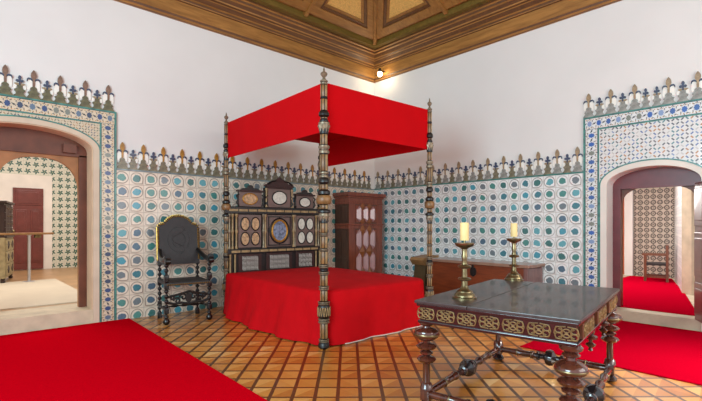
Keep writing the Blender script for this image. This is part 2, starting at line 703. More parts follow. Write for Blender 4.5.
WT = 0.42
LC, LA, LZS, LH, LS = 0.757, 0.758, 2.47, 0.26, 0.20          # left arch: centre, half width, spring, rise, sill
RC, RA, RZS, RH, RS = 1.63, 0.56, 2.00, 0.235, 0.155

mb = MB()
arch_wall(mb, -3.4, U + WT, 0, 4.8, LC, LA, LZS, LH, V, V + WT, 'xz')
struct(mb.build('wall_back', 'plaster'))
mb = MB()
arch_wall(mb, -3.4, V, 0, 4.8, RC, RA, RZS, RH, U, U + WT, 'yz')
struct(mb.build('wall_right', 'plaster'))
# stone steps in the openings
mb = MB()
mb.box((LC - LA, V - 0.004, 0), (LC + LA, V + WT + 0.3, LS))
struct(mb.build('trim_1', 'stone'))
mb = MB()
mb.box((U - 0.004, RC - RA, 0), (U + WT + 0.3, RC + RA, RS))
struct(mb.build('trim_2', 'stone'))

# plaster rims round the arches (slightly proud)
def arch_rim(mb, c, a, zs, H, w, zb, d0, d1, axes, n=24, mi=0):
    inn = [(c + a, zb)] + ell(c, a, zs, H, n) + [(c - a, zb)]
    out = [(c + a + w, zb)] + ell(c, a + w, zs, H + w, n) + [(c - a - w, zb)]
    for i in range(len(inn) - 1):
        mb.prism([inn[i], out[i], out[i + 1], inn[i + 1]], d0, d1, axes, mi)


mb = MB()
arch_rim(mb, LC, LA, LZS, LH, 0.075, LS * 0, V - 0.028, V + 0.001, 'xz')
struct(mb.build('trim_3', 'rim_cream'))
mb = MB()
arch_rim(mb, RC, RA, RZS, RH, 0.085, 0, U - 0.028, U + 0.001, 'yz')
struct(mb.build('trim_4', 'plaster_rim'))
mb = MB()
arch_rim(mb, LC, LA + 0.075, LZS, LH + 0.07, 0.018, 2.2, V - 0.034, V + 0.001, 'xz')
struct(mb.build('trim_5', 'green_glaze'))
mb = MB()
arch_rim(mb, RC, RA + 0.085, RZS, RH + 0.08, 0.018, 0, U - 0.034, U + 0.001, 'yz')
struct(mb.build('trim_6', 'green_glaze'))

mb = MB()
arch_rim(mb, LC, LA - 0.014, LZS, LH - 0.012, 0.014, LS, V - 0.004, V + WT - 0.11, 'xz')
struct(mb.build('trim_22', 'stone_lining'))
# leaf tiles
TZ = 2.215
mb = MB()
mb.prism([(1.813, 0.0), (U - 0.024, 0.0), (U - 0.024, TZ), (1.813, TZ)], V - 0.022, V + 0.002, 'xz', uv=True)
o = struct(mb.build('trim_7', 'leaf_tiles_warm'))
for l in o.data.uv_layers[0].data:
    l.uv = (l.uv[0] - 1.783 + 10 * 0.2065, l.uv[1] - TZ + 20 * 0.1965 * 0 + 30 * 0.2065)
mb = MB()
mb.prism([(2.514, 0.0), (V, 0.0), (V, TZ), (2.514, TZ)], U - 0.022, U + 0.002, 'yz', uv=True)
o = struct(mb.build('trim_8', 'leaf_tiles_cool'))
for l in o.data.uv_layers[0].data:
    l.uv = (l.uv[0] - 2.53 + 10 * 0.202, l.uv[1] - TZ + 30 * 0.202)
# green bead under the crest
mb = MB()
mb.box((1.813, V - 0.034, TZ), (U - 0.034, V + 0.002, TZ + 0.022))
struct(mb.build('trim_9', 'grey_glaze'))
mb = MB()
mb.box((U - 0.034, 2.514, TZ), (U + 0.002, V, TZ + 0.022))
struct(mb.build('trim_10', 'green_glaze'))

# star-tile borders
DZ0, DZ1 = 2.872, 3.042


def strip(mb, a0, a1, b0, b1, d, axes, along_b):
    w = (a1 - a0) if along_b else (b1 - b0)
    poly = [(a0, b0), (a1, b0), (a1, b1), (a0, b1)]
    start = len(mb.bm.faces)
    mb.prism(poly, d - 0.022, d + 0.002, axes, uv=True)
    mb.bm.faces.ensure_lookup_table()
    for f in mb.bm.faces[start:]:
        for l in f.loops:
            a, b = l[mb.uv].uv
            if along_b:
                l[mb.uv].uv = ((a - (a0 + a1) / 2) / w, (b - b0) / w)
            else:
                l[mb.uv].uv = ((b - (b0 + b1) / 2) / w, (a - a0) / w)


mb = MB()
strip(mb, 1.616, 1.786, 0.0, DZ0, V, 'xz', True)
strip(mb, -0.30, 1.786, DZ0, DZ1, V, 'xz', False)
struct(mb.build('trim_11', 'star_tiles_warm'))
mb = MB()
strip(mb, 2.312, 2.488, 0.0, DZ0, U, 'yz', True)
strip(mb, 0.40, 2.488, DZ0, DZ1, U, 'yz', False)
struct(mb.build('trim_12', 'star_tiles_cool'))
# green beads
mb = MB()
for q in ((1.596, 0.0, 1.616, DZ0), (1.786, 0.0, 1.813, DZ1 + 0.02), (-0.3, DZ1, 1.786, DZ1 + 0.02), (-0.3, DZ0 - 0.016, 1.596, DZ0)):
    mb.box((q[0], V - 0.03, q[1]), (q[2], V + 0.002, q[3]))
struct(mb.build('trim_13', 'green_glaze'))
mb = MB()
for q in ((2.292, 0.0, 2.312, DZ0), (2.488, 0.0, 2.514, DZ1 + 0.02), (0.4, DZ1, 2.488, DZ1 + 0.02), (0.4, DZ0 - 0.02, 2.292, DZ0)):
    mb.box((U - 0.03, q[0], q[1]), (U + 0.002, q[2], q[3]))
struct(mb.build('trim_14', 'green_glaze'))
# mosaic fields between arch and border
mb = MB()
arch_wall(mb, -0.083, 1.596, 2.2, DZ0 - 0.016, LC, LA + 0.08, LZS, LH + 0.075, V - 0.02, V + 0.002, 'xz', uv=True)
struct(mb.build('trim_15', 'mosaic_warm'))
mb = MB()
arch_wall(mb, 0.985, 2.292, 1.2, DZ0 - 0.02, RC, RA + 0.09, RZS, RH + 0.085, U - 0.02, U + 0.002, 'yz', uv=True)
struct(mb.build('trim_16', 'mosaic_cool'))


# ------------------------------------------------------------------ crest tiles
def big_crest(mbud, mbase, h):
    e = empty('crest_tile', (0, 0, 0))
    k = h / 0.395
    def S(pts): return [(a, b * k) for a, b in pts]
    def sym(pts): return S(pts + [(-a, b) for a, b in reversed(pts)])
    mb = MB()
    mb.prism(sym([(0.078, 0.0), (0.078, 0.012), (0.060, 0.035), (0.050, 0.06), (0.060, 0.078), (0.064, 0.088), (0.040, 0.10), (0.026, 0.125),
                  (0.034, 0.140), (0.030, 0.152), (0.018, 0.165)]), -0.026, 0, 'xz')
    mb.build('base', mbase, e)
    mb = MB()
    mb.prism(sym([(0.010, 0.165), (0.013, 0.21), (0.012, 0.26), (0.026, 0.285), (0.031, 0.32), (0.026, 0.355), (0.012, 0.382), (0.004, 0.395)]), -0.030, 0, 'xz')
    mb.build('bud', mbud, e)
    mb = MB()
    for s in (1, -1):
        mb.prism(S([(s * a, b) for a, b in [(0.014, 0.268), (0.03, 0.282), (0.055, 0.284), (0.070, 0.27), (0.074, 0.235), (0.066, 0.235), (0.060, 0.258), (0.048, 0.270), (0.03, 0.262), (0.014, 0.245)]]), -0.028, 0, 'xz')
    mb.build('hook', 'crest_blue', e)
    mb = MB()
    for s in (1, -1):
        mb.prism(S([(s * a, b) for a, b in [(0.013, 0.165), (0.036, 0.15), (0.045, 0.11), (0.066, 0.12), (0.070, 0.16), (0.066, 0.235), (0.058, 0.255), (0.030, 0.255), (0.014, 0.24)]]), -0.018, 0, 'xz')
    mb.build('infill', 'crest_white', e)
    return e


def small_crest(mbase, h):
    e = empty('crest_tile', (0, 0, 0))
    k = h / 0.30
    def sym(pts): return [(a, b * k) for a, b in pts + [(-a, b) for a, b in reversed(pts)]]
    mb = MB()
    mb.prism(sym([(0.066, 0.0), (0.066, 0.012), (0.045, 0.035), (0.040, 0.06), (0.056, 0.085), (0.056, 0.10), (0.030, 0.112), (0.022, 0.14), (0.030, 0.152), (0.022, 0.165)]), -0.026, 0, 'xz')
    mb.build('base', mbase, e)
    mb = MB()
    mb.prism(sym([(0.007, 0.165), (0.007, 0.212), (0.018, 0.212), (0.024, 0.206), (0.040, 0.216), (0.042, 0.232), (0.030, 0.244), (0.014, 0.238),
                  (0.012, 0.25), (0.018, 0.268), (0.014, 0.29), (0.004, 0.30)]), -0.028, 0, 'xz')
    mb.build('cross', 'crest_blue', e)
    mb = MB()
    for s in (1, -1):
        mb.prism([(s * a, b * k) for a, b in [(0.010, 0.168), (0.034, 0.160), (0.052, 0.172), (0.056, 0.19), (0.036, 0.196), (0.010, 0.192)]], -0.02, 0, 'xz')
    mb.build('leaf', 'crest_tan', e)
    for s in (1, -1):
        mb = MB()
        mb.prism([(s * a, b * k) for a, b in [(0.028, 0.155), (0.040, 0.115), (0.060, 0.10), (0.068, 0.13), (0.066, 0.165), (0.05, 0.172)]], -0.016, 0, 'xz')
        mb.build('infill', 'crest_white', e)
    return e


def crest_row(kind, wall, positions, z, label, group, protos=[]):
    first = True
    src = kind
    for q in positions:
        if first:
            o = src
            first = False
        else:
            o = copy_tree(src)
            o.scale = (1, 1, 1)
        if wall == 'V':
            o.location = (q, V - 0.0, z)
            o.rotation_euler = (0, 0, 0)
        else:
            o.location = (U - 0.0, q, z)
            o.rotation_euler = (0, 0, -PI / 2)
        if q in (1.694, 1.562):
            o.scale = (0.82, 1, 1)
        tag(o, label, 'crest tile', group)


def rng(a, step, hi):
    out = []
    while (a < hi) if step > 0 else (a > hi):
        out.append(a)
        a += step
    return out


Z1 = TZ + 0.022
Z2 = DZ1 + 0.02
crest_row(big_crest('crest_amber', 'crest_olive', 0.395), 'V', rng(1.894, 0.2955, 7.15), Z1,
          'tall crest tile with amber bud along the wall behind the bed', 'tall crest tiles above the leaf tiles on the bed wall')
crest_row(small_crest('crest_olive', 0.30), 'V', rng(2.042, 0.2955, 7.1), Z1,
          'short crest tile with small blue cross along the wall behind the bed', 'short crest tiles above the leaf tiles on the bed wall')
crest_row(big_crest('crest_tan', 'crest_grey', 0.395), 'U', rng(2.603, 0.309, 7.0), Z1,
          'tall crest tile with tan bud along the wall above the long chest', 'tall crest tiles above the leaf tiles on the chest wall')
crest_row(small_crest('crest_olive', 0.30), 'U', rng(2.757, 0.309, 7.0), Z1,
          'short crest tile with small blue cross along the wall above the long chest', 'short crest tiles above the leaf tiles on the chest wall')
crest_row(big_crest('crest_brown', 'crest_dark', 0.375), 'V', [1.707, 1.416, 1.118, 0.825, 0.53, 0.235, -0.06], Z2,
          'tall crest tile with brown bud over the left archway border', 'tall crest tiles over the left archway')
crest_row(small_crest('crest_dark', 0.275), 'V', [1.563, 1.267, 0.972, 0.678, 0.383, 0.088], Z2,
          'short crest tile with blue cross over the left archway border', 'short crest tiles over the left archway')
crest_row(big_crest('crest_tan', 'crest_grey', 0.365), 'U', [2.44, 2.135, 1.828, 1.427, 1.109, 0.80], Z2,
          'tall crest tile with tan bud over the right archway border', 'tall crest tiles over the right archway')
crest_row(small_crest('crest_grey', 0.275), 'U', [2.29, 1.98, 1.694, 1.562, 1.268, 0.955], Z2,
          'short crest tile with blue cross over the right archway border', 'short crest tiles over the right archway')

# ------------------------------------------------------------------ cornice and trough ceiling
# profile: (projection from wall, z)
PROF = [(0, 4.70), (0.03, 4.70), (0.034, 4.712), (0.045, 4.73), (0.06, 4.735), (0.07, 4.765), (0.08, 4.775),
        (0.092, 4.975), (0.115, 4.985), (0.12, 4.998), (0.125, 5.03), (0.15, 5.045), (0.19, 5.10), (0.20, 5.112), (0.225, 5.13), (0.235, 5.15), (0.27, 5.20),
        (0.30, 5.215), (0.31, 5.25), (0.335, 5.265), (0.335, 5.30), (0.35, 5.32)]
DARKI = {1, 4, 7, 9, 11, 13, 15, 17, 19}


def cornice(name, axis, mats):
    mb = MB()
    pr = PROF + [(0.0, 5.6)]
    ends = []
    for i in range(len(pr) - 2 + 1):
        pass
    def P(pr_, z, t):          # t=0 corner, 1 far end
        if axis == 'V':
            return (U - pr_ if t == 0 else -3.4, V - pr_, z)
        return (U - pr_, V - pr_ if t == 0 else -3.4, z)
    for i in range(len(PROF) - 1):
        a, b = PROF[i], PROF[i + 1]
        mb.face([P(*a, 0), P(*a, 1), P(*b, 1), P(*b, 0)], 1 if i in DARKI else 0)
    # top and back, so the moulding is a solid
    top = PROF[-1]
    mb.face([P(*top, 0), P(*top, 1), P(0, 5.34, 1), P(0, 5.34, 0)], 0)
    mb.face([P(0, 5.34, 0), P(0, 5.34, 1), P(0, 4.70, 1), P(0, 4.70, 0)], 0)
    return struct(mb.build(name, mats))


cornice('trim_17', 'V', ['cornice_wood', 'cornice_dark'])
cornice('trim_18', 'U', ['cornice_wood_y', 'cornice_dark'])

TH = R(32)
S0, SL = (0.42, 5.32), 2.7                    # slope starts at projection, z ; slope length


def slope_pt(axis, t, s, lift=0.0):
    """t runs along the wall (world coordinate), s up the slope; lift pushes below the surface"""
    pr = S0[0] + s * math.cos(TH) + lift * math.sin(TH)
    z = 5.40 + s * math.sin(TH) - lift * math.cos(TH)
    return (t, V - pr, z) if axis == 'V' else (U - pr, t, z)


def slope_box(mb, axis, t0, t1, s0, s1, lift0, lift1, mi=0, miter=False, miter1=False):
    """board lying on the slope; t1 end is mitred with the corner when miter"""
    def tt(t, s, l):
        if not miter:
            return t
        pr = S0[0] + s * math.cos(TH) + l * math.sin(TH)
        lim = (U if axis == 'V' else V) - pr
        return min(t, lim)
    vs = []
    for l in (lift0, lift1):
        for (t, s) in ((t0, s0), (t1, s0), (t1, s1), (t0, s1)):
            vs.append(mb.bm.verts.new(slope_pt(axis, tt(t, s, l), s, l)))
    for q in ((0, 3, 2, 1), (4, 5, 6, 7), (0, 1, 5, 4), (1, 2, 6, 5), (2, 3, 7, 6), (3, 0, 4, 7)):
        f = mb.bm.faces.new([vs[i] for i in q])
        f.material_index = mi


def quadboard(mb, axis, quad, l0, l1, mi=0):
    vs = [mb.bm.verts.new(slope_pt(axis, t, s, l)) for l in (l0, l1) for t, s in quad]
    n = len(quad)
    for q in [tuple(range(n))[::-1], tuple(range(n, 2 * n))] + [(i, (i + 1) % n, (i + 1) % n + n, i + n) for i in range(n)]:
        mb.bm.faces.new([vs[i] for i in q]).material_index = mi


def limit(axis, s):
    return (U if axis == 'V' else V) - (S0[0] + s * math.cos(TH))


cmb = MB()
for axis in ('V', 'U'):
    end = U if axis == 'V' else V
    # backing slab (mitred at the corner)
    quadboard(cmb, axis, [(-3.4, 0.0), (limit(axis, 0), 0.0), (limit(axis, SL), SL), (-3.4, SL)], -0.05, 0.0, 0)
# flat middle
zt = 5.40 + SL * math.sin(TH)
pt = S0[0] + SL * math.cos(TH)
cmb.box((-3.4, -3.4, zt), (U - pt, V - pt, zt + 0.05), 0)
cmb.box((-3.5, V - S0[0] - 0.02, 5.30), (U, V + 0.1, 5.72), 2)
cmb.box((U - S0[0] - 0.02, -3.4, 5.30), (U + 0.1, V - S0[0] - 0.02, 5.72), 2)
ceil = struct(cmb.build('ceiling', ['ceiling_wood', 'ceiling_gold', 'frieze_olive']))

# coffer framing on the slopes: rib boards, mouldings and golden panels, as parts of the ceiling
def coffer(axis, ta, tb, s0, s1, corner):
    """one coffer between ribs ta (far) and tb (towards the corner)"""
    def inset(d):
        a = s0 + d
        b = s1 - d
        ra = (limit(axis, a) - d * 1.35) if corner else tb - d
        rb = (limit(axis, b) - d * 1.35) if corner else tb - d
        return [(ta + d, a), (ra, a), (rb, b), (ta + d, b)]
    ring = [inset(0.03), inset(0.19), inset(0.245), inset(0.30)]
    mb = MB()
    levels = [0.055, 0.035, 0.05]
    for (A, B, l, mi) in ((ring[0], ring[1], 0.07, 0), (ring[1], ring[2], 0.045, 1), (ring[2], ring[3], 0.028, 0)):
        for i in range(4):
            j = (i + 1) % 4
            quadboard(mb, axis, [A[i], A[j], B[j], B[i]], 0.0, l, mi)
    o = mb.build('coffer_moulding', ['ceiling_wood', 'cornice_dark'], ceil)
    mb = MB()
    quadboard(mb, axis, ring[3], 0.0, 0.015)
    mb.build('coffer_panel', 'ceiling_gold', ceil)


for axis in ('V', 'U'):
    cut = limit(axis, 0)
    ribs = [4.93, 3.2, 1.4, -0.4, -2.2] if axis == 'V' else [4.75, 3.0, 1.2, -0.6, -2.4]
    coffer(axis, ribs[0], None, 0.05, 1.30, True)
    coffer(axis, ribs[0], None, 1.40, 2.65, True) if False else None
    for a, b in zip(ribs[1:], ribs):
        coffer(axis, a, b, 0.05, 1.30, False)
        coffer(axis, a, b, 1.35, 2.60, False)
    mb = MB()
    for t in ribs:
        quadboard(mb, axis, [(t - 0.035, 0.0), (t + 0.035, 0.0), (t + 0.035, SL), (t - 0.035, SL)], 0.0, 0.09)
    quadboard(mb, axis, [(-3.4, 1.28), (limit(axis, 1.28), 1.28), (limit(axis, 1.37), 1.37), (-3.4, 1.37)], 0.0, 0.085)
    # corner (hip) rib
    quadboard(mb, axis, [(limit(axis, 0) - 0.09, 0.0), (limit(axis, 0) , 0.0), (limit(axis, SL), SL), (limit(axis, SL) - 0.09, SL)], 0.0, 0.10)
    mb.build('rib', 'ceiling_wood', ceil)
# gilded rods of the carved ornament high on the slope above the chest wall
mb = MB()
for t0, s0, t1, s1 in ((4.10, 0.27, 4.32, 0.47), (3.98, 0.33, 4.14, 0.50), (4.40, 0.40, 4.50, 0.50)):
    quadboard(mb, 'U', [(t0, s0), (t0 + 0.05, s0), (t1 + 0.05, s1), (t1, s1)], 0.0, 0.12)
mb.build('carved_ornament', 'plaster_rim', ceil)

# corner spotlight on the cornice
sp = empty('spotlight', (7.03, 6.66, 4.80))
mb = MB()
mb.lathe([(0.015, 0.0), (0.035, 0.01), (0.04, 0.05), (0.03, 0.075), (0.01, 0.085)], (0, 0, 0.0), 14)
mb.box((0.02, -0.01, 0.03), (0.15, 0.01, 0.05))
mb.build('housing', 'hinge_iron', sp)
mb = MB()
mb.lathe([(0.008, -0.10), (0.04, -0.085), (0.055, -0.05), (0.05, -0.015), (0.03, 0.0)], (0, 0, 0.0), 16)
mb.build('bulb', 'lamp_glow', sp)
tag(sp, 'small lit spotlight on the wooden cornice in the corner of the room', 'spotlight')
pl = bpy.data.lights.new('spot_lamp', 'POINT')
pl.energy = 4
pl.color = (1, 0.82, 0.55)
pl.shadow_soft_size = 0.05
plo = bpy.data.objects.new('spot_lamp', pl)
COL.objects.link(plo)
plo.location = (6.97, 6.62, 4.70)

# ------------------------------------------------------------------ left doorway: frame and the room beyond
FD = V + WT - 0.05
mb = MB()
arch_wall(mb, LC - LA, LC + LA, LS, 2.76, 0.93, 0.475, 1.86, 0.50, FD, FD + 0.07, 'xz', p=2.4)
struct(mb.build('door_1', 'spandrel_wood'))
mb = MB()   # outer dark frame in front of the arched board
mb.box((1.405, FD - 0.05, LS), (1.515, FD, 2.42))
mb.box((LC - LA, FD - 0.05, LS), (0.10, FD, 2.42))
mb.prism([(LC - LA, 2.40), (1.515, 2.40), (1.515, 2.46)] + [(a, b - 0.0) for a, b in ell(LC, LA, LZS, LH, 16)][1:-1] + [(LC - LA, 2.46)], FD - 0.05, FD, 'xz')
mb.box((1.20, FD - 0.12, 2.44), (1.36, FD - 0.04, 2.56))
struct(mb.build('trim_19', 'frame_brown'))

# room beyond
mb = MB()
mb.box((-3.0, V + WT, 0.0), (5.2, 15.2, LS - 0.002))
struct(mb.build('floor_beyond_left', 'floor_tan'))
mb = MB()
mb.box((0.0, 7.9, LS - 0.002), (1.75, 11.6, LS + 0.012))
o = mb.build('floor_mat', 'mat_pale')
tag(o, 'long pale mat on the floor beyond the left archway', 'mat')
mb = MB()
mb.box((-3.0, 15.0, 0), (5.2, 15.2, 4.2))
mb.box((5.0, V + WT, 0), (5.2, 15.0, 4.2))
mb.box((-3.2, V + WT, 0), (-3.0, 15.2, 4.2))
struct(mb.build('wall_beyond_left', 'plaster'))
mb = MB()
mb.box((-3.2, V + WT, 4.2), (5.2, 15.2, 4.3))
struct(mb.build('ceiling_beyond_left', 'plaster'))
FV = 14.55
fw = Vector((0.7342 * 0 + 1, 0, 0))
# tiled partition with the doorway (plane y = FV)
mb = MB()
mb.prism([(-1.5, LS), (4.0, LS), (4.0, 3.7), (-1.5, 3.7)], FV, FV + 0.2, 'xz', uv=True)
struct(mb.build('wall_tiled_left', 'tiles_green_stars'))
mb = MB()
mb.box((0.45, FV - 0.04, LS), (2.12, FV, 2.76))
struct(mb.build('trim_20', 'plaster_rim'))
dl = empty('door_2', (1.58, FV - 0.04, LS))
struct(dl)
mb = MB()
mb.box((-0.33, -0.05, 0.02), (0.33, 0.0, 2.20))
mb.build('door_leaf', 'door_red', dl)
mb = MB()
for (a, b, c, d) in ((-0.28, 0.28, 1.74, 2.14), (-0.28, -0.04, 1.05, 1.62), (0.04, 0.28, 1.05, 1.62), (-0.28, -0.04, 0.2, 0.95), (0.04, 0.28, 0.2, 0.95)):
    mb.box((a, -0.066, c), (b, -0.05, d), bev=0.006)
    mb.box((a + 0.05, -0.078, c + 0.05), (b - 0.05, -0.066, d - 0.05), bev=0.005)
mb.build('door_panel', 'door_red', dl)
mb = MB()
mb.lathe([(0.01, 0), (0.012, 0.03), (0.03, 0.045), (0.03, 0.065), (0.01, 0.075)], (-0.32, -0.05, 1.05), 12, 0, Matrix.Rotation(PI / 2, 4, 'X'))
mb.build('door_handle', 'brass', dl)

# cabinet of drawers
cb = empty('drawer_cabinet', (0.86, 11.45, LS), R(-11.5))
tag(cb, 'cabinet of many small dark drawers on a pale base beyond the left archway', 'cabinet')
mb = MB()
mb.box((-0.5, 0, 0.10), (0, 1.15, 0.95), bev=0.005)
mb.build('lower_body', 'cab_pale', cb)
mb = MB()
mb.box((-0.46, 0.04, 0.97), (-0.02, 1.11, 1.66), bev=0.005)
mb.box((-0.5, 0.0, 1.66), (0.03, 1.15, 1.71), bev=0.01)
mb.box((-0.5, 0.0, 0.94), (0.03, 1.16, 0.98), bev=0.005)
mb.build('upper_body', 'cab_dark', cb)
for i in range(4):
    for j in range(3):
        mb = MB()
        mb.box((-0.02, 0.08 + j * 0.345, 1.00 + i * 0.16), (0.0, 0.40 + j * 0.345, 1.145 + i * 0.16), bev=0.004)
        d = mb.build('small_drawer', 'carved_dark', cb)
        mb = MB()
        mb.lathe([(0.006, 0), (0.006, 0.012), (0.014, 0.02), (0.008, 0.03)], (0.0, 0.24 + j * 0.345, 1.072 + i * 0.16), 8, 0, Matrix.Rotation(PI / 2, 4, 'Y'))
        mb.build('knob', 'brass', d)
for i in range(3):
    for j in range(2):
        mb = MB()
        mb.box((0.0, 0.06 + j * 0.53, 0.15 + i * 0.26), (0.018, 0.56 + j * 0.53, 0.38 + i * 0.26), bev=0.004)
        d = mb.build('drawer', 'cab_pale', cb)
        mb = MB()
        mb.prism([(0.31 + j * 0.53 + 0.12 * math.cos(a * PI / 2), 0.265 + i * 0.26 + 0.08 * math.sin(a * PI / 2)) for a in range(4)], 0.018, 0.03, 'yz')
        mb.build('inlay', 'cab_dark', d)
for a, b in ((-0.46, 0.04), (-0.46, 1.11), (-0.04, 0.04), (-0.04, 1.11)):
    mb = MB()
    mb.lathe([(0.035, 0), (0.045, 0.03), (0.03, 0.06), (0.04, 0.10)], (a, b, 0), 10)
    mb.build('foot', 'cab_dark', cb)

# barrier rail with steel post
rl = empty('barrier_rail', (1.26, 11.42, LS))
tag(rl, 'wooden barrier rail on a slim steel post beyond the left archway', 'barrier')
mb = MB()
mb.lathe([(0.12, 0), (0.12, 0.012), (0.03, 0.03), (0.028, 0.04), (0.028, 0.98), (0.04, 0.99), (0.04, 1.0)], (0, 0, 0), 16)
mb.build('post', 'steel', rl)
mb = MB()
ang = R(-40)
mt = Matrix.Rotation(R(18), 4, 'Z')
mb.box((-0.75, -0.05, 1.0), (0.46, 0.05, 1.045), mat=mt, bev=0.01)
mb.build('rail', 'stand_wood', rl)
mb = MB()
mb.box((0.10, -0.03, 0.93), (0.22, 0.03, 1.0), mat=mt, bev=0.01)
mb.build('clamp', 'brass', rl)

# ------------------------------------------------------------------ right doorway and the room beyond
FR = U + WT - 0.10
mb = MB()
arch_wall(mb, RC - RA, RC + RA, RS, 2.26, 1.63, 0.455, 1.72, 0.26, FR, FR + 0.06, 'yz', p=2.6)
struct(mb.build('door_3', 'frame_brown'))
mb = MB()
mb.box((FR - 0.06, 2.085, RS), (FR, 2.19, 1.95))
mb.box((FR - 0.06, 1.07, RS), (FR, 1.175, 1.95))
mb.prism([(1.07, 1.95), (2.19, 1.95), (2.19, 2.02)] + ell(RC, RA, RZS, RH, 16)[1:-1] + [(1.07, 2.02)], FR - 0.06, FR, 'yz')
struct(mb.build('trim_21', 'frame_red'))

# open door leaf, swung into the room at the right jamb
lf = empty('door_4', (U - 0.01, 1.12, 0.16))
lf.rotation_euler = (0, 0, math.atan2(-0.42, -0.9))
struct(lf)
mb = MB()
mb.box((0.0, -0.025, 0.0), (0.55, 0.025, 1.80), bev=0.004)
mb.build('door_leaf', 'frame_red', lf)
for (z0, z1) in ((0.08, 0.50), (0.58, 1.15), (1.23, 1.72)):
    mb = MB()
    for s in (1, -1):
        ys = sorted((s * 0.025, s * 0.05))
        mb.box((0.06, ys[0], z0), (0.49, ys[1], z1), bev=0.008)
        ys = sorted((s * 0.05, s * 0.07))
        mb.box((0.13, ys[0], z0 + 0.07), (0.42, ys[1], z1 - 0.07), bev=0.008)
    mb.build('door_panel', 'frame_red', lf)
for z in (0.3, 0.75, 1.0, 1.55):
    mb = MB()
    mb.lathe([(0.012, 0), (0.014, 0.04), (0.035, 0.055), (0.04, 0.08), (0.02, 0.10)], (0.10, 0.05, z), 12, 0, Matrix.Rotation(-PI / 2, 4, 'X'))
    mb.build('door_stud', 'steel', lf)

mb = MB()
mb.box((U + WT, -1.0, 0.0), (13.6, 5.0, RS - 0.002))
struct(mb.build('floor_beyond_right', 'stone'))
mb = MB()
mb.prism([(7.52, 2.13), (7.52, 1.14), (9.7, 1.66), (12.3, 2.36), (12.3, 3.2), (7.75, 3.2), (7.75, 2.13)], RS - 0.002, RS + 0.012, 'xy')
o = mb.build('red_carpet', 'crimson_carpet')
tag(o, 'red carpet on the floor of the room beyond the right archway', 'carpet')
mb = MB()
mb.prism([(2.0, RS), (3.18, RS), (3.18, 3.1), (2.0, 3.1)], 12.5, 12.7, 'yz', uv=True)
struct(mb.build('wall_tiled_right', 'tiles_brown_rings'))
mb = MB()
mb.box((12.42, 2.45, 2.52), (12.5, 3.2, 2.58))
mb.box((12.42, 3.18, RS), (12.7, 3.36, 3.3))
mb.box((12.5, -1.0, 0), (12.9, 2.0, 3.3))
mb.box((U + WT, 4.8, 0), (13.0, 5.0, 3.3))
mb.box((U + WT, -1.2, 0), (13.0, -1.0, 3.3))
struct(mb.build('wall_beyond_right', 'plaster'))
mb = MB()
mb.box((12.60, 3.36, RS), (12.66, 3.9, 2.6))
struct(mb.build('door_5', 'orange_door'))
mb = MB()
mb.box((12.60, 3.9, RS), (12.9, 4.8, 3.3))
mb.box((12.60, 3.36, 2.6), (12.9, 3.9, 3.3))
struct(mb.build('wall_end_right', 'stone'))
# slanting side wall with pale tiles, and its stone pier
p0, p1 = Vector((12.46, 2.34)), Vector((9.86, 1.74))
dn = (p0 - p1).normalized()
nn = Vector((dn.y, -dn.x))
mb = MB()
L = (p0 - p1).length
tm = Matrix(((dn.x, nn.x, 0, p1.x), (dn.y, nn.y, 0, p1.y), (0, 0, 1, 0), (0, 0, 0, 1)))
mb.prism([(0, RS), (L, RS), (L, 2.55), (0, 2.55)], 0.0, 0.2, 'xz', mat=tm, uv=True)
mb.prism([(0, 2.55), (L, 2.55), (L, 3.3), (0, 3.3)], 0.0, 0.2, 'xz', mat=tm, uv=False)
struct(mb.build('wall_side_right', 'tiles_pale_rings'))
mb = MB()
mb.prism([(9.86, 1.745), (9.72, 1.58), (9.72, -1.0), (9.95, -1.0), (9.95, 1.6)], 0, 3.3, 'xy')
struct(mb.build('wall_pier_right', 'stone'))
mb = MB()
mb.box((U + WT, -1.0, 3.3), (13.2, 5.0, 3.4))
struct(mb.build('ceiling_beyond_right', 'plaster'))


def armchair():
    e = empty('armchair', (11.62, 2.52, RS + 0.012), R(192))
    e.scale = (0.8, 0.8, 0.8)
    tag(e, 'brown wooden armchair with dark seat against the tiled wall beyond the right archway', 'chair')
    w, d = 0.56, 0.50
    for x in (-w / 2, w / 2):
        for y, h in ((-d / 2, 0.72), (d / 2, 1.0)):
            mb = MB()
            mb.box((x - 0.03, y - 0.03, 0), (x + 0.03, y + 0.03, h), bev=0.004)
            mb.build('leg', 'chair_wood', e)
        mb = MB()
        mb.box((x - 0.04, -d / 2 - 0.08, 0.71), (x + 0.04, d / 2, 0.75), bev=0.01)
        mb.build('armrest', 'chair_wood', e)
        mb = MB()
        mb.box((x - 0.02, -d / 2, 0.10), (x + 0.02, d / 2, 0.15))
        mb.build('stretcher', 'chair_wood', e)
    mb = MB()
    mb.box((-w / 2, -d / 2, 0.44), (w / 2, d / 2, 0.50), bev=0.01)
    mb.build('seat', 'leather_dark', e)
    mb = MB()
    mb.box((-w / 2 + 0.03, d / 2 - 0.02, 0.68), (w / 2 - 0.03, d / 2 + 0.02, 1.0), bev=0.01)
    mb.build('backrest', 'leather_dark', e)
    return e


armchair()

# ------------------------------------------------------------------ carpets
mb = MB()
mb.prism([(-3.4, -3.4), (1.655, -3.4), (1.985, 7.03), (-3.4, 7.03)], 0.0, 0.012, 'xy')
o = mb.build('red_carpet', 'red_carpet')
tag(o, 'large bright red carpet covering the floor in front of the left archway', 'carpet')
mb = MB()
mb.box((4.83, -3.4, 0.0), (7.22, 2.36, 0.012), bev=0.004)
o = mb.build('red_carpet', 'crimson_carpet')
tag(o, 'red carpet on the parquet between the table and the right archway step', 'carpet')

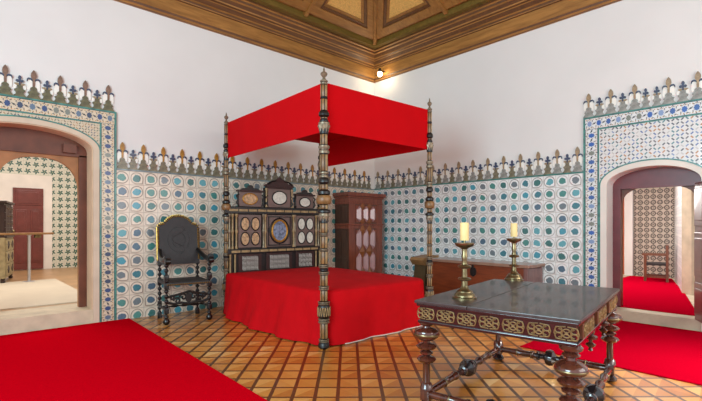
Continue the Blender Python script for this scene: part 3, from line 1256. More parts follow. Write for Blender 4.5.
# ------------------------------------------------------------------ bed
BA = R(-2.5)
BW, BL = 1.86, 2.60
HK = BW / 1.831
bed = empty('four_poster_bed', (3.14, 3.85, 0), BA)
tag(bed, 'four-poster bed of dark wood with inlaid posts and red canopy', 'bed')

# post segments: (z0, z1, kind, radius); shaft = inlaid staves, ring = turned ring
SEG = [(0.00, 0.075, 'dark', 0.066), (0.075, 0.11, 'ring', 0.060), (0.11, 0.29, 'shaft', 0.045), (0.29, 0.345, 'ring', 0.068),
       (0.345, 0.50, 'carve', 0.070), (0.50, 0.535, 'ring', 0.070), (0.535, 0.665, 'shaft', 0.042), (0.665, 0.71, 'ring', 0.060),
       (0.71, 0.84, 'shaft', 0.045), (0.84, 0.875, 'ring', 0.062), (0.875, 0.915, 'dark', 0.050), (0.915, 0.955, 'ring', 0.062),
       (0.955, 1.11, 'shaft', 0.046), (1.11, 1.135, 'ring', 0.056), (1.135, 1.28, 'shaft', 0.044), (1.28, 1.31, 'ring', 0.052), (1.31, 1.43, 'shaft', 0.044),
       (1.43, 1.535, 'cap', 0.058), (1.535, 1.58, 'dark', 0.078), (1.58, 1.64, 'shaft', 0.048), (1.64, 1.74, 'bulb', 0.088),
       (1.74, 1.80, 'dark', 0.074), (1.80, 1.87, 'shaft', 0.048), (1.87, 1.94, 'dark', 0.062), (1.94, 2.01, 'ring', 0.056), (2.01, 2.21, 'shaft', 0.047),
       (2.21, 2.31, 'ring', 0.064), (2.31, 2.44, 'shaft', 0.042), (2.44, 2.565, 'cap', 0.064), (2.565, 2.605, 'dark', 0.052), (2.605, 2.63, 'shaft', 0.042),
       (2.63, 2.70, 'dark', 0.060), (2.70, 2.84, 'shaft', 0.040), (2.84, 2.855, 'dark', 0.044), (2.855, 3.00, 'shaft', 0.040), (3.00, 3.05, 'ring', 0.044)]


def make_post():
    """one turned core whose shaft lengths carry alternating inlaid staves; rings are parts of their own"""
    seg = 24
    mb = MB()
    stops = []          # (radius, z, kind)
    for z0, z1, k, r in SEG:
        h = z1 - z0
        if k == 'shaft':
            stops += [(r * 0.88, z0, 'd'), (r, z0 + 0.008, 's'), (r, z1 - 0.008, 'd'), (r * 0.88, z1, 'd')]
        elif k == 'dark':
            stops += [(r * 0.7, z0, 'd'), (r, z0 + h * 0.25, 'd'), (r, z0 + h * 0.7, 'd'), (r * 0.75, z1, 'd')]
        else:
            stops += [(r * 0.8, z0, 'd'), (r * 0.8, z1, 'd')]
    rows = []
    for r, z, k in stops:
        rows.append([mb.bm.verts.new((r * math.cos(2 * PI * i / seg), r * math.sin(2 * PI * i / seg), z)) for i in range(seg)])
    for n, (a, b) in enumerate(zip(rows, rows[1:])):
        kind = stops[n][2]
        for i in range(seg):
            j = (i + 1) % seg
            f = mb.bm.faces.new((a[i], a[j], b[j], b[i]))
            f.smooth = True
            q = i % 4
            f.material_index = 0 if kind == 'd' or q == 0 else (1 if (i // 4) % 2 == 0 else 2)
    mb.bm.faces.new(rows[0][::-1])
    mb.bm.faces.new(rows[-1])
    post = mb.build('post', ['ebony', 'ivory', 'inlay_wood'], bed)
    for z0, z1, k, r in SEG:
        h = z1 - z0
        if k == 'ring':
            rg = MB()
            rg.lathe([(r * 0.72, z0), (r * 0.95, z0 + h * 0.08), (r * 0.98, z0 + h * 0.3), (r * 0.8, z0 + h * 0.45), (r * 0.8, z0 + h * 0.55),
                      (r, z0 + h * 0.7), (r, z0 + h * 0.92), (r * 0.75, z1)], seg=20)
            rg.build('turned_ring', 'silvered', post)
        elif k == 'bulb':
            rg = MB()
            rg.lathe([(r * 0.85, z0), (r * 0.98, z0 + h * 0.2), (r * 1.04, z0 + h * 0.5), (r * 0.98, z0 + h * 0.8), (r * 0.85, z1)], seg=24)
            rg.build('turned_bulb', 'inlay_wood', post)
        elif k == 'carve':
            rg = MB()
            nb = 48
            rr = []
            prof = [(0.8, 0.0), (0.98, 0.1), (1.0, 0.25), (0.96, 0.5), (1.0, 0.75), (0.98, 0.9), (0.8, 1.0)]
            rg.lathe([(r * q, z0 + h * t_) for q, t_ in prof], seg=24)
            block = rg.build('carved_block', 'ebony', post)
            cv = MB()
            # one continuous interlaced strap running round the block
            n = 144
            pts = [(r * 1.02 * math.cos(2 * PI * q / n), r * 1.02 * math.sin(2 * PI * q / n), z0 + h * (0.5 + 0.33 * math.sin(2 * PI * q * 7.5 * 2 / n))) for q in range(n)]
            cv.tube(pts, 0.0045, 5, 0, True)
            cv.build('strapwork', 'ivory', post)
        elif k == 'cap':
            rg = MB()
            nn_, rws = 24, []
            for q, t_ in ((0.7, 0.0), (0.78, 0.25), (0.86, 0.5), (1.04, 0.72), (1.0, 0.82), (0.98, 0.86), (1.02, 1.0)):
                rws.append([rg.bm.verts.new((r * q * (1 + (0.10 * math.cos(8 * 2 * PI * i / nn_) if 0.2 < t_ < 0.8 else 0)) * math.cos(2 * PI * i / nn_),
                                             r * q * (1 + (0.10 * math.cos(8 * 2 * PI * i / nn_) if 0.2 < t_ < 0.8 else 0)) * math.sin(2 * PI * i / nn_), z0 + h * t_)) for i in range(nn_)])
            for a, b in zip(rws, rws[1:]):
                for i in range(nn_):
                    j = (i + 1) % nn_
                    rg.bm.faces.new((a[i], a[j], b[j], b[i])).smooth = True
            rg.bm.faces.new(rws[0][::-1])
            rg.bm.faces.new(rws[-1])
            rg.build('capital', 'silvered', post)
    f = MB()
    f.lathe([(0.036, 3.05), (0.02, 3.065), (0.014, 3.085), (0.03, 3.10), (0.041, 3.12), (0.036, 3.135), (0.014, 3.15), (0.010, 3.165), (0.013, 3.17), (0.003, 3.20)], seg=16)
    f.build('finial', 'silvered', post)
    return post


post0 = make_post()
post0.location = (0, 0, 0)
for x, y in ((BW, 0), (0, BL), (BW, BL)):
    c = copy_tree(post0, bed)
    c.location = (x, y, 0)
    k = 0.80 if y == 0 else 0.82
    c.scale = (k, k, 1)

# canopy: four hanging sides and roof cloth
CZ0, CZ1 = 2.475, 3.035
mb = MB()
e0 = 0.012
t = 0.012
mb.box((0.012, e0, CZ0), (BW - 0.012, e0 + t, CZ1))
mb.box((e0, e0 + t, CZ0), (e0 + t, BL - e0 - t, CZ1))
mb.box((BW - e0 - t, e0 + t, CZ0), (BW - e0, BL - e0 - t, CZ1))
mb.box((e0 + t, e0 + t, 2.925), (BW - e0 - t, BL - e0, 2.937))
mb.box((e0 + t, BL - e0 - t, 2.937), (BW - e0 - t, BL - e0, CZ1))
o = mb.build('canopy', 'red_canopy', bed)
o['label'] = 'plain red cloth canopy with straight hanging sides'

# mattress platform under the spread
mb = MB()
mb.box((0.09, 0.09, 0.20), (BW - 0.09, BL - 0.05, 0.60), bev=0.03)
mb.build('mattress', 'fringe', bed)
mb = MB()
mb.box((0.045, 0.02, 0.28), (BW - 0.045, 0.08, 0.38))
mb.box((0.02, 0.045, 0.28), (0.08, BL - 0.045, 0.38))
mb.box((BW - 0.08, 0.045, 0.28), (BW - 0.02, BL - 0.045, 0.38))
mb.build('bed_rail', 'ebony', bed)

# headboard (in the bed's frame, standing between the back posts)
hb = MB()
y0 = BL - 0.015
hb.box((0.03, y0, 0.30), (1.801, y0 + 0.04, 1.70))
hb.box((0.20, y0, 1.70), (0.60, y0 + 0.04, 1.95))
hb.box((0.66, y0, 1.70), (1.22, y0 + 0.04, 2.04))
hb.box((1.27, y0, 1.70), (1.66, y0 + 0.04, 1.95))
head = hb.build('headboard', 'ebony', bed)
head.scale = (HK, 1, 1)
yf = y0 - 0.0


def part(name, mat, fn, parent=head):
    mb = MB()
    fn(mb)
    return mb.build(name, mat, parent)


for (a, b) in ((0.19, 0.60), (0.69, 1.19), (1.27, 1.67)):
    part('carved_panel', 'carved_dark', lambda m_: m_.box((a, yf - 0.02, 0.55), (b, yf, 0.93), bev=0.004))

    def fret(m_):
        n = 5 if b - a > 0.45 else 4
        w = (b - a - 0.12) / n
        for i in range(n):
            for j in range(3):
                cx, cz = a + 0.06 + w * (i + 0.5), 0.70 + 0.078 * j
                m_.oval_ring((cx, cz), w * 0.36, 0.03, yf - 0.024, 0.0065, 0, 12)
                m_.tube([(cx - w * 0.45, yf - 0.024, cz + 0.04), (cx - w * 0.1, yf - 0.03, cz), (cx + w * 0.15, yf - 0.03, cz + 0.01), (cx + w * 0.45, yf - 0.024, cz - 0.04)], 0.006, 5)
                m_.disc((cx, cz), 0.012, 0.012, yf - 0.036, yf - 0.02, 0, 8)
    part('pierced_carving', 'pale_carving', fret)
# rails: dark with pale inlay strips
for z0, z1, s0, s1 in ((0.935, 1.02, 0.0, 1.831), (1.585, 1.705, -0.04, 1.871)):
    part('rail', 'ebony', lambda m_: m_.box((s0, yf - 0.045, z0), (s1, yf, z1), bev=0.01))

    def inl(m_):
        x = s0 + 0.06
        while x < s1 - 0.12:
            m_.box((x, yf - 0.050, (z0 + z1) / 2 - 0.018), (x + 0.15, yf - 0.044, (z0 + z1) / 2 + 0.018))
            x += 0.168
    part('rail_inlay', 'ivory', inl)
# upper panels
for (a, b) in ((0.19, 0.595), (0.695, 1.185), (1.275, 1.67)):
    part('panel', 'rosewood_panel', lambda m_: m_.box((a, yf - 0.018, 1.035), (b, yf, 1.575), bev=0.004))
for (a, b), mk in (((0.19, 0.595), 'medallion_cream'), ((1.275, 1.67), 'medallion_white')):
    w = b - a
    for fx in (0.28, 0.73):
        for cz in (1.18, 1.425):
            md = part('medallion', mk, lambda m_: m_.disc((a + w * fx, cz), 0.066, 0.098, yf - 0.028, yf - 0.016))
            part('medallion_frame', 'ebony', lambda m_: m_.oval_ring((a + w * fx, cz), 0.074, 0.106, yf - 0.024, 0.010), md)
# centre medallion
md = part('medallion', 'painted_blue', lambda m_: m_.disc((0.94, 1.305), 0.132, 0.165, yf - 0.03, yf - 0.016))
md['label'] = 'round painted medallion in the middle of the headboard'
part('medallion_frame', 'gilt', lambda m_: m_.oval_ring((0.94, 1.305), 0.145, 0.18, yf - 0.028, 0.017), md)
part('medallion_frame', 'ebony', lambda m_: m_.oval_ring((0.94, 1.305), 0.185, 0.215, yf - 0.024, 0.012), md)
part('panel_frame', 'ebony', lambda m_: (m_.box((0.72, yf - 0.03, 1.055), (0.735, yf - 0.016, 1.555)), m_.box((1.145, yf - 0.03, 1.055), (1.16, yf - 0.016, 1.555)),
                                        m_.box((0.72, yf - 0.03, 1.055), (1.16, yf - 0.016, 1.072)), m_.box((0.72, yf - 0.03, 1.538), (1.16, yf - 0.016, 1.555)),
                                        m_.box((0.93, yf - 0.03, 1.055), (0.95, yf - 0.016, 1.10)), m_.box((0.93, yf - 0.03, 1.51), (0.95, yf - 0.016, 1.555)),
                                        m_.box((0.72, yf - 0.03, 1.295), (0.78, yf - 0.016, 1.315)), m_.box((1.10, yf - 0.03, 1.295), (1.16, yf - 0.016, 1.315))))
# little columns
for cx in (0.035, 0.085, 0.15, 0.63, 0.665, 1.215, 1.245, 1.70, 1.75, 1.80):
    for z0, z1 in ((1.02, 1.585),):
        r = 0.020
        pr = [(r, z0), (r * 1.2, z0 + 0.02), (r * 0.7, z0 + 0.05), (r * 0.8, z0 + 0.25), (r * 1.2, z0 + 0.27), (r * 1.2, z0 + 0.30), (r * 0.8, z0 + 0.32), (r * 0.7, z1 - 0.05), (r * 1.3, z1 - 0.03), (r * 1.3, z1)]
        part('column', ['ivory', 'silvered'][0 if cx in (0.085, 0.15, 0.665, 1.215, 1.70) else 1], lambda m_: m_.lathe(pr, (cx, yf - 0.028, 0), 10))
for cx in (0.05, 0.13, 1.70, 1.78):
    part('column', 'ivory', lambda m_: m_.lathe([(0.02, 0.62), (0.014, 0.65), (0.014, 0.9), (0.02, 0.935)], (cx, yf - 0.022, 0), 10))
# crest boxes with oval medallions
for a, b, zt_, cx, cz, rx, rz, mk, fk in ((0.20, 0.60, 1.95, 0.39, 1.835, 0.125, 0.088, 'medallion_cream', 'gilt'),
                                          (0.72, 1.16, 2.03, 0.94, 1.875, 0.140, 0.112, 'medallion_white', 'ebony'),
                                          (1.28, 1.64, 1.93, 1.46, 1.815, 0.115, 0.085, 'medallion_white', 'ebony')):
    part('crest_panel', 'rosewood_panel', lambda m_: m_.box((a, yf - 0.018, 1.71), (b, yf, zt_), bev=0.004))
    md = part('medallion', mk, lambda m_: m_.disc((cx, cz), rx, rz, yf - 0.028, yf - 0.016))
    part('medallion_frame', fk, lambda m_: m_.oval_ring((cx, cz), rx, rz, yf - 0.026, 0.010), md)
    part('crest_cornice', 'carved_dark', lambda m_: m_.box((a - 0.03, yf - 0.05, zt_), (b + 0.03, yf + 0.04, zt_ + 0.03), bev=0.006))
    for s in (a - 0.005, b + 0.005):
        part('scroll', 'ebony', lambda m_: m_.tube([(s, yf - 0.02, 1.72), (s + (0.03 if s > cx else -0.03), yf - 0.02, 1.77), (s + (0.015 if s > cx else -0.015), yf - 0.02, 1.83),
                                                  (s + (0.035 if s > cx else -0.035), yf - 0.02, 1.88), (s, yf - 0.02, 1.91)], [0.015, 0.02, 0.012, 0.018, 0.01], 8))
for x in (0.69, 1.19):
    part('column', 'ivory', lambda m_: m_.lathe([(0.022, 1.71), (0.015, 1.74), (0.015, 1.97), (0.022, 2.0), (0.022, 2.03)], (x, yf - 0.02, 0), 10))
# pediments
part('pediment', 'carved_dark', lambda m_: m_.prism([(0.66, 2.06), (1.22, 2.06), (1.20, 2.10), (1.10, 2.12), (1.03, 2.18), (0.97, 2.20), (0.94, 2.235), (0.91, 2.20), (0.85, 2.18), (0.78, 2.12), (0.68, 2.10)], yf - 0.05, yf + 0.03, 'xz'))
part('pediment_scroll', 'ebony', lambda m_: (m_.tube([(1.18, yf - 0.05, 2.10), (1.10, yf - 0.05, 2.15), (1.02, yf - 0.05, 2.16)], [0.02, 0.015, 0.01], 8),
                                            m_.tube([(0.70, yf - 0.05, 2.10), (0.78, yf - 0.05, 2.15), (0.86, yf - 0.05, 2.16)], [0.02, 0.015, 0.01], 8)))
for cx, z in ((0.40, 1.98), (1.46, 1.96)):
    part('pediment', 'ebony', lambda m_: m_.prism([(cx - 0.17, z), (cx + 0.17, z), (cx + 0.13, z + 0.03), (cx + 0.05, z + 0.035), (cx + 0.03, z + 0.07), (cx, z + 0.085),
                                                  (cx - 0.03, z + 0.07), (cx - 0.05, z + 0.035), (cx - 0.13, z + 0.03)], yf - 0.04, yf + 0.02, 'xz'))

# bedspread
def bedspread():
    bm = bmesh.new()
    x0, x1, ya, yb = -0.028, BW + 0.028, -0.028, BL - 0.045
    rc = 0.30
    per = []       # (point, normal, arclength, side)
    def line(p, q, nrm, n, side):
        for i in range(n):
            f = i / n
            per.append((p[0] + (q[0] - p[0]) * f, p[1] + (q[1] - p[1]) * f, nrm[0], nrm[1], side, f))
    def arc(cx, cy, a0, n, side):
        for i in range(n):
            a = a0 + PI / 2 * i / n
            per.append((cx + rc * math.cos(a), cy + rc * math.sin(a), math.cos(a), math.sin(a), side, i / n))
    line((x0 + rc, ya), (x1 - rc, ya), (0, -1), 40, 'front')
    arc(x1 - rc, ya + rc, -PI / 2, 10, 'c1')
    line((x1, ya + rc), (x1, yb - 0.02), (1, 0), 48, 'right')
    line((x1, yb), (x0, yb), (0, 1), 30, 'back')
    line((x0, yb), (x0, ya + rc), (-1, 0), 48, 'left')
    arc(x0 + rc, ya + rc, PI, 10, 'c0')
    N = len(per)
    cx, cy = (x0 + x1) / 2, (ya + yb) / 2
    rows = []
    rad = 0.05
    top = 0.645
    def ztop(f):       # f: 1 at the rim, 0 in the middle
        return top + 0.055 * (1 - f ** 2.2)
    for f in (0.12, 0.3, 0.5, 0.68, 0.82, 0.92):
        row = []
        for (x, y, nx, ny, side, t) in per:
            ix, iy = x - nx * rad, y - ny * rad
            row.append(bm.verts.new((cx + (ix - cx) * f, cy + (iy - cy) * f, ztop(f))))
        rows.append(row)
    for k in range(1, 5):          # rounded edge
        a = PI / 2 * k / 5
        row = []
        for (x, y, nx, ny, side, t) in per:
            row.append(bm.verts.new((x - nx * rad * (1 - math.sin(a)), y - ny * rad * (1 - math.sin(a)), top - rad * (1 - math.cos(a)))))
        rows.append(row)
    nd = 12
    s = 0.0
    arcs = []
    for i, q in enumerate(per):
        if i:
            s += math.hypot(q[0] - per[i - 1][0], q[1] - per[i - 1][1])
        arcs.append(s)
    for k in range(nd + 1):
        f = k / nd
        row = []
        for i, (x, y, nx, ny, side, t) in enumerate(per):
            amp = {'front': 0.020, 'right': 0.02, 'left': 0.034, 'back': 0.0}.get(side, 0.016)
            s = arcs[i]
            w = math.sin(s * 9.0 + 0.6 * math.sin(s * 2.3)) * amp + math.sin(s * 21 + 1.3) * amp * 0.35
            bulge = 0.0
            if side == 'left':
                bulge = 0.13 * math.sin(PI * min(1.0, (1 - t) * 0.95 + 0.05)) ** 0.8 + 0.05 * (1 - t)
            z = (top - rad) * (1 - f) + 0.012 * f
            o = (w + 0.010) * f ** 0.8 + bulge * f ** 1.2
            row.append(bm.verts.new((x + nx * o, y + ny * o, z)))
        rows.append(row)
    for a, b in zip(rows, rows[1:]):
        for i in range(N):
            j = (i + 1) % N
            f = bm.faces.new((a[i], a[j], b[j], b[i]))
            f.smooth = True
    bm.faces.new(rows[0][::-1]).smooth = True
    bmesh.ops.recalc_face_normals(bm, faces=bm.faces[:])
    me = bpy.data.meshes.new('bedspread')
    bm.to_mesh(me)
    hem = [v.co.copy() for v in rows[-1]] if False else None
    hp = [tuple(v.co) for v in rows[-1]]
    bm.free()
    me.materials.append(M['red_cloth'])
    o = bpy.data.objects.new('bedspread', me)
    COL.objects.link(o)
    o.location = (3.14, 3.85, 0)
    o.rotation_euler = (0, 0, BA)
    tag(o, 'red bedspread hanging to the floor over the four-poster bed', 'bedspread')
    mb = MB()
    seg = [q for q, pp in zip(hp, per) if pp[4] in ('front', 'c1')]
    mb.tube([(q[0], q[1] - 0.004, 0.014) for q in seg], 0.008, 5)
    mb.build('hem_fringe', 'fringe', o)
    return o


bedspread()

# ------------------------------------------------------------------ throne-like chair left of the bed
def throne():
    e = empty('armchair', (2.59, 6.50, 0), R(-8))
    tag(e, 'black tall-backed leather armchair with brass studs left of the bed', 'chair')
    w, d = 0.60, 0.56
    fx, bx = w / 2, w / 2 - 0.02
    yf_, yb_ = -d / 2, d / 2
    def twist(x, y, z0, z1, name, r=0.022, parent=e):
        mb = MB()
        n = int((z1 - z0) / 0.012)
        pts, rs = [], []
        for i in range(n + 1):
            z = z0 + (z1 - z0) * i / n
            pts.append((x, y, z))
            rs.append(r * (1 + 0.45 * math.sin(i * 1.05)))
        mb.tube(pts, rs, 10)
        return mb
    for s in (-1, 1):
        mb = twist(s * fx, yf_, 0.09, 0.90, 'leg')
        for z in (0.16, 0.50, 0.62):
            mb.box((s * fx - 0.032, yf_ - 0.032, z), (s * fx + 0.032, yf_ + 0.032, z + 0.075), bev=0.004)
        mb.lathe([(0.02, 0), (0.042, 0.02), (0.048, 0.05), (0.03, 0.08), (0.02, 0.095)], (s * fx, yf_, 0), 12)
        mb.build('leg', 'black_wood', e)
        mb = twist(s * bx, yb_, 0.06, 0.86, 'leg')
        for z in (0.0, 0.18, 0.50):
            mb.box((s * bx - 0.028, yb_ - 0.028, z), (s * bx + 0.028, yb_ + 0.028, z + 0.075), bev=0.004)
        mb.build('leg', 'black_wood', e)
        # arm: sagging curve ending in a scroll
        mb = MB()
        pts, rs = [], []
        for i in range(15):
            f = i / 14
            y = yb_ + (yf_ - 0.07 - yb_) * f
            z = 1.02 - 0.12 * math.sin(PI * min(1, f * 1.15) * 0.62) + (0.035 if f > 0.8 else 0) * (f - 0.8) * 5
            pts.append((s * (bx + (fx - bx) * f + 0.03 * math.sin(PI * f)), y, z))
            rs.append(0.030 + 0.016 * f)
        mb.tube(pts, rs, 10)
        mb.lathe([(0.012, -0.04), (0.045, -0.035), (0.05, 0.0), (0.045, 0.035), (0.012, 0.04)], (s * fx, yf_ - 0.075, 0.895), 14, 0, Matrix.Rotation(PI / 2, 4, 'Y'))
        mb.build('armrest', 'black_wood', e)
        mb = MB()
        for y0_ in (0.16,):
            pts = [(s * fx, yf_ + (yb_ - yf_) * i / 24, 0.20) for i in range(25)]
            mb.tube(pts, [0.016 * (1 + 0.4 * math.sin(i * 1.1)) for i in range(25)], 8)
        mb.build('side_stretcher', 'black_wood', e)
    # carved front stretcher with scrolls
    mb = MB()
    zc = 0.34
    for s in (-1, 1):
        for k, (cx, cz, r) in enumerate(((0.07, zc + 0.03, 0.055), (0.155, zc - 0.015, 0.05), (0.225, zc + 0.03, 0.04))):
            pts = []
            for i in range(16):
                a = i * 0.5
                q = r * (1 - i / 18)
                pts.append((s * (cx + q * math.cos(a)), yf_, cz + q * math.sin(a)))
            mb.tube(pts, 0.014, 7)
        mb.tube([(s * 0.0, yf_, zc - 0.07), (s * 0.1, yf_, zc - 0.05), (s * 0.2, yf_, zc - 0.055), (s * fx, yf_, zc - 0.03)], 0.018, 8)
        mb.tube([(s * 0.0, yf_, zc + 0.11), (s * 0.06, yf_, zc + 0.09), (s * 0.16, yf_, zc + 0.07), (s * fx, yf_, zc + 0.04)], 0.016, 8)
    mb.disc((0, zc + 0.02), 0.045, 0.07, yf_ - 0.02, yf_ + 0.02)
    mb.build('front_stretcher', 'black_wood', e)
    mb = MB()
    pts = [(-fx + w * i / 24, 0.02, 0.20) for i in range(25)]
    mb.tube(pts, [0.016 * (1 + 0.4 * math.sin(i * 1.1)) for i in range(25)], 8)
    mb.build('cross_stretcher', 'black_wood', e)
    mb = MB()
    mb.box((-fx - 0.01, yf_ - 0.035, 0.545), (fx + 0.01, yb_ + 0.01, 0.59), bev=0.012)
    seat = mb.build('seat', 'leather_dark', e)
    mb = MB()
    for i in range(22):
        mb.lathe([(0.010, 0), (0.007, 0.006), (0.002, 0.008)], (-fx + 0.01 + (w - 0.02) * i / 21, yf_ - 0.035, 0.562), 7, 0, Matrix.Rotation(PI / 2, 4, 'X'))
    mb.build('seat_stud', 'studs', seat)
    # back panel with arched outline, leaning slightly
    outline = [(-0.31, 0.80), (0.31, 0.80), (0.31, 1.36), (0.30, 1.40), (0.27, 1.425), (0.22, 1.44), (0.19, 1.47), (0.15, 1.515), (0.08, 1.55), (0.0, 1.562),
               (-0.08, 1.55), (-0.15, 1.515), (-0.19, 1.47), (-0.22, 1.44), (-0.27, 1.425), (-0.30, 1.40), (-0.31, 1.36)]
    lean = Matrix.Translation((0, yb_, 0.86)) @ Matrix.Rotation(R(-6), 4, 'X') @ Matrix.Translation((0, 0, -0.86))
    mb = MB()
    mb.prism(outline, -0.02, 0.02, 'xz', mat=lean)
    back = mb.build('backrest', 'leather_dark', e)
    mb = MB()
    path = []
    for a, b in zip(outline, outline[1:] + outline[:1]):
        n = max(1, int(math.hypot(b[0] - a[0], b[1] - a[1]) / 0.026))
        for i in range(n):
            path.append((a[0] + (b[0] - a[0]) * i / n, a[1] + (b[1] - a[1]) * i / n))
    for q in path:
        if q[1] < 0.87:
            continue
        c_ = Vector((0, 0, 0))
        mb.lathe([(0.013, -0.002), (0.012, 0.005), (0.006, 0.010), (0.001, 0.012)], (0, 0, 0), 8, 0,
                 lean @ Matrix.Translation((q[0] * 0.95, -0.02, 0.86 + (q[1] - 0.86) * 0.975)) @ Matrix.Rotation(PI / 2, 4, 'X'))
        mb.lathe([(0.015, -0.014), (0.015, 0.014)], (0, 0, 0), 8, 0, lean @ Matrix.Translation((q[0], 0, q[1])))
    mb.build('back_stud', 'studs', back)
    mb = MB()
    for r_, n in ((0.16, 20), (0.10, 16)):
        mb.tube([tuple(lean @ Vector((r_ * math.cos(2 * PI * i / n), -0.021, 1.18 + 1.2 * r_ * math.sin(2 * PI * i / n)))) for i in range(n)], 0.004, 5, 0, True)
    mb.tube([tuple(lean @ Vector((0.10 * math.sin(i * 0.8), -0.021, 0.95 + i * 0.04))) for i in range(12)], 0.004, 5)
    mb.build('tooled_pattern', 'leather_dark', back)
    return e


throne()

# ------------------------------------------------------------------ armoire in the corner
def armoire():
    x0, x1 = 6.04, 7.03
    ya, yb = 6.60, 7.03
    e = empty('armoire', ((x0 + x1) / 2, (ya + yb) / 2, 0))
    tag(e, 'tall reddish-brown wooden armoire with faceted doors in the corner', 'armoire')
    W, D = (x1 - x0) / 2, (yb - ya) / 2
    def P(name, mat, fn, parent=e):
        mb = MB()
        fn(mb)
        return mb.build(name, mat, parent)
    P('body', 'armoire_side', lambda m_: m_.box((-W, -D, 0.10), (W, D, 1.86)))
    P('cornice', 'armoire_wood', lambda m_: (m_.box((-W - 0.015, -D - 0.015, 1.84), (W + 0.012, D, 1.88), bev=0.006), m_.box((-W - 0.005, -D - 0.005, 1.88), (W + 0.005, D, 1.97), bev=0.004),
                                           m_.box((-W - 0.035, -D - 0.035, 1.97), (W + 0.03, D, 2.01), bev=0.01), m_.box((-W - 0.07, -D - 0.07, 2.01), (W + 0.06, D, 2.085), bev=0.012)))
    P('waist_moulding', 'armoire_wood', lambda m_: (m_.box((-W - 0.03, -D - 0.03, 1.40), (W + 0.02, D, 1.44), bev=0.01), m_.box((-W - 0.015, -D - 0.015, 1.33), (W + 0.015, D, 1.40), bev=0.008)))
    P('plinth', 'armoire_wood', lambda m_: m_.box((-W - 0.02, -D - 0.02, 0.08), (W + 0.02, D, 0.18), bev=0.01))
    for a in (-W + 0.06, W - 0.06):
        for b in (-D + 0.06, D - 0.06):
            P('foot', 'armoire_wood', lambda m_: m_.lathe([(0.05, 0), (0.06, 0.04), (0.045, 0.09)], (a, b, 0), 12))
    for s in (-1, 1):
        P('pilaster', 'armoire_wood', lambda m_: m_.box((s * W - (0.17 if s > 0 else 0), -D - 0.012, 0.18), (s * W + (0 if s > 0 else 0.17), -D, 1.84)))
    # side panels on the face towards the room
    P('side_panel', 'armoire_side', lambda m_: [m_.box((-W - 0.012, -D + 0.06 + k * 0.18, z0), (-W, -D + 0.2 + k * 0.18, z1), bev=0.004) for k in range(2) for z0, z1 in ((0.25, 0.72), (0.78, 1.28), (1.48, 1.80))])
    def hexf(m_, cx, cz, w, h, d, mi=0):
        # raised elongated hexagon with a ridge: vertical arris
        out = [(cx - w, cz - h * 0.5), (cx, cz - h), (cx + w, cz - h * 0.5), (cx + w, cz + h * 0.5), (cx, cz + h), (cx - w, cz + h * 0.5)]
        y = -D - 0.012
        vs = [m_.bm.verts.new((a, y, b)) for a, b in out]
        r0 = m_.bm.verts.new((cx, y - d, cz - h * 0.75))
        r1 = m_.bm.verts.new((cx, y - d, cz + h * 0.75))
        for q in ((vs[0], vs[1], r0), (vs[1], vs[2], r0), (vs[2], vs[3], r1, r0), (vs[3], vs[4], r1), (vs[4], vs[5], r1), (vs[5], vs[0], r0, r1)):
            m_.bm.faces.new(q)
        m_.bm.faces.new(vs[::-1])
    def dia(m_, cx, cz, w, h, d):
        y = -D - 0.012
        vs = [m_.bm.verts.new(q) for q in ((cx - w, y, cz), (cx, y, cz - h), (cx + w, y, cz), (cx, y, cz + h))]
        t_ = m_.bm.verts.new((cx, y - d, cz))
        for i in range(4):
            m_.bm.faces.new((vs[i], vs[(i + 1) % 4], t_))
        m_.bm.faces.new(vs[::-1])
    X0, X1 = -W + 0.19, W - 0.19
    xm = 0
    w3 = (X1 - X0) / 3
    for z0, z1 in ((1.46, 1.82), (0.38, 1.31)):
        door = P('door', 'armoire_wood', lambda m_: m_.box((X0 - 0.01, -D - 0.012, z0), (X1 + 0.01, -D - 0.001, z1)))
        H = z1 - z0
        if H < 0.4:
            [P('faceted_panel', 'armoire_facet', lambda m_: hexf(m_, X0 + w3 * (i + 0.5), (z0 + z1) / 2, w3 * 0.40, H * 0.46, 0.05), door) for i in range(3)]
            [P('diamond_boss', 'armoire_diamond', lambda m_: dia(m_, X0 + w3 * i, zz, w3 * 0.4, H * 0.26, 0.03), door) for i in (1, 2) for zz in (z0 + 0.02, z1 - 0.02)]
        else:
            [P('faceted_panel', 'armoire_facet', lambda m_: hexf(m_, X0 + w3 * (i + 0.5), z, w3 * 0.42, H * 0.235, 0.05), door) for i in range(3) for z in (z0 + H * 0.25, z1 - H * 0.22)]
            [P('diamond_boss', 'armoire_diamond', lambda m_: dia(m_, X0 + w3 * i, zz, w3 * 0.54, H * 0.15, 0.05), door) for i in (1, 2) for zz in (z0 + 0.01, (z0 + z1) / 2, z1 - 0.01)]
    return e


armoire()

# ------------------------------------------------------------------ long chest and the small stand beside it
ch = empty('long_chest', (6.94, 4.3, 0))
tag(ch, 'long low reddish wooden chest against the tiled wall behind the table', 'chest')
def P(name, mat, fn, parent):
    mb = MB()
    fn(mb)
    return mb.build(name, mat, parent)


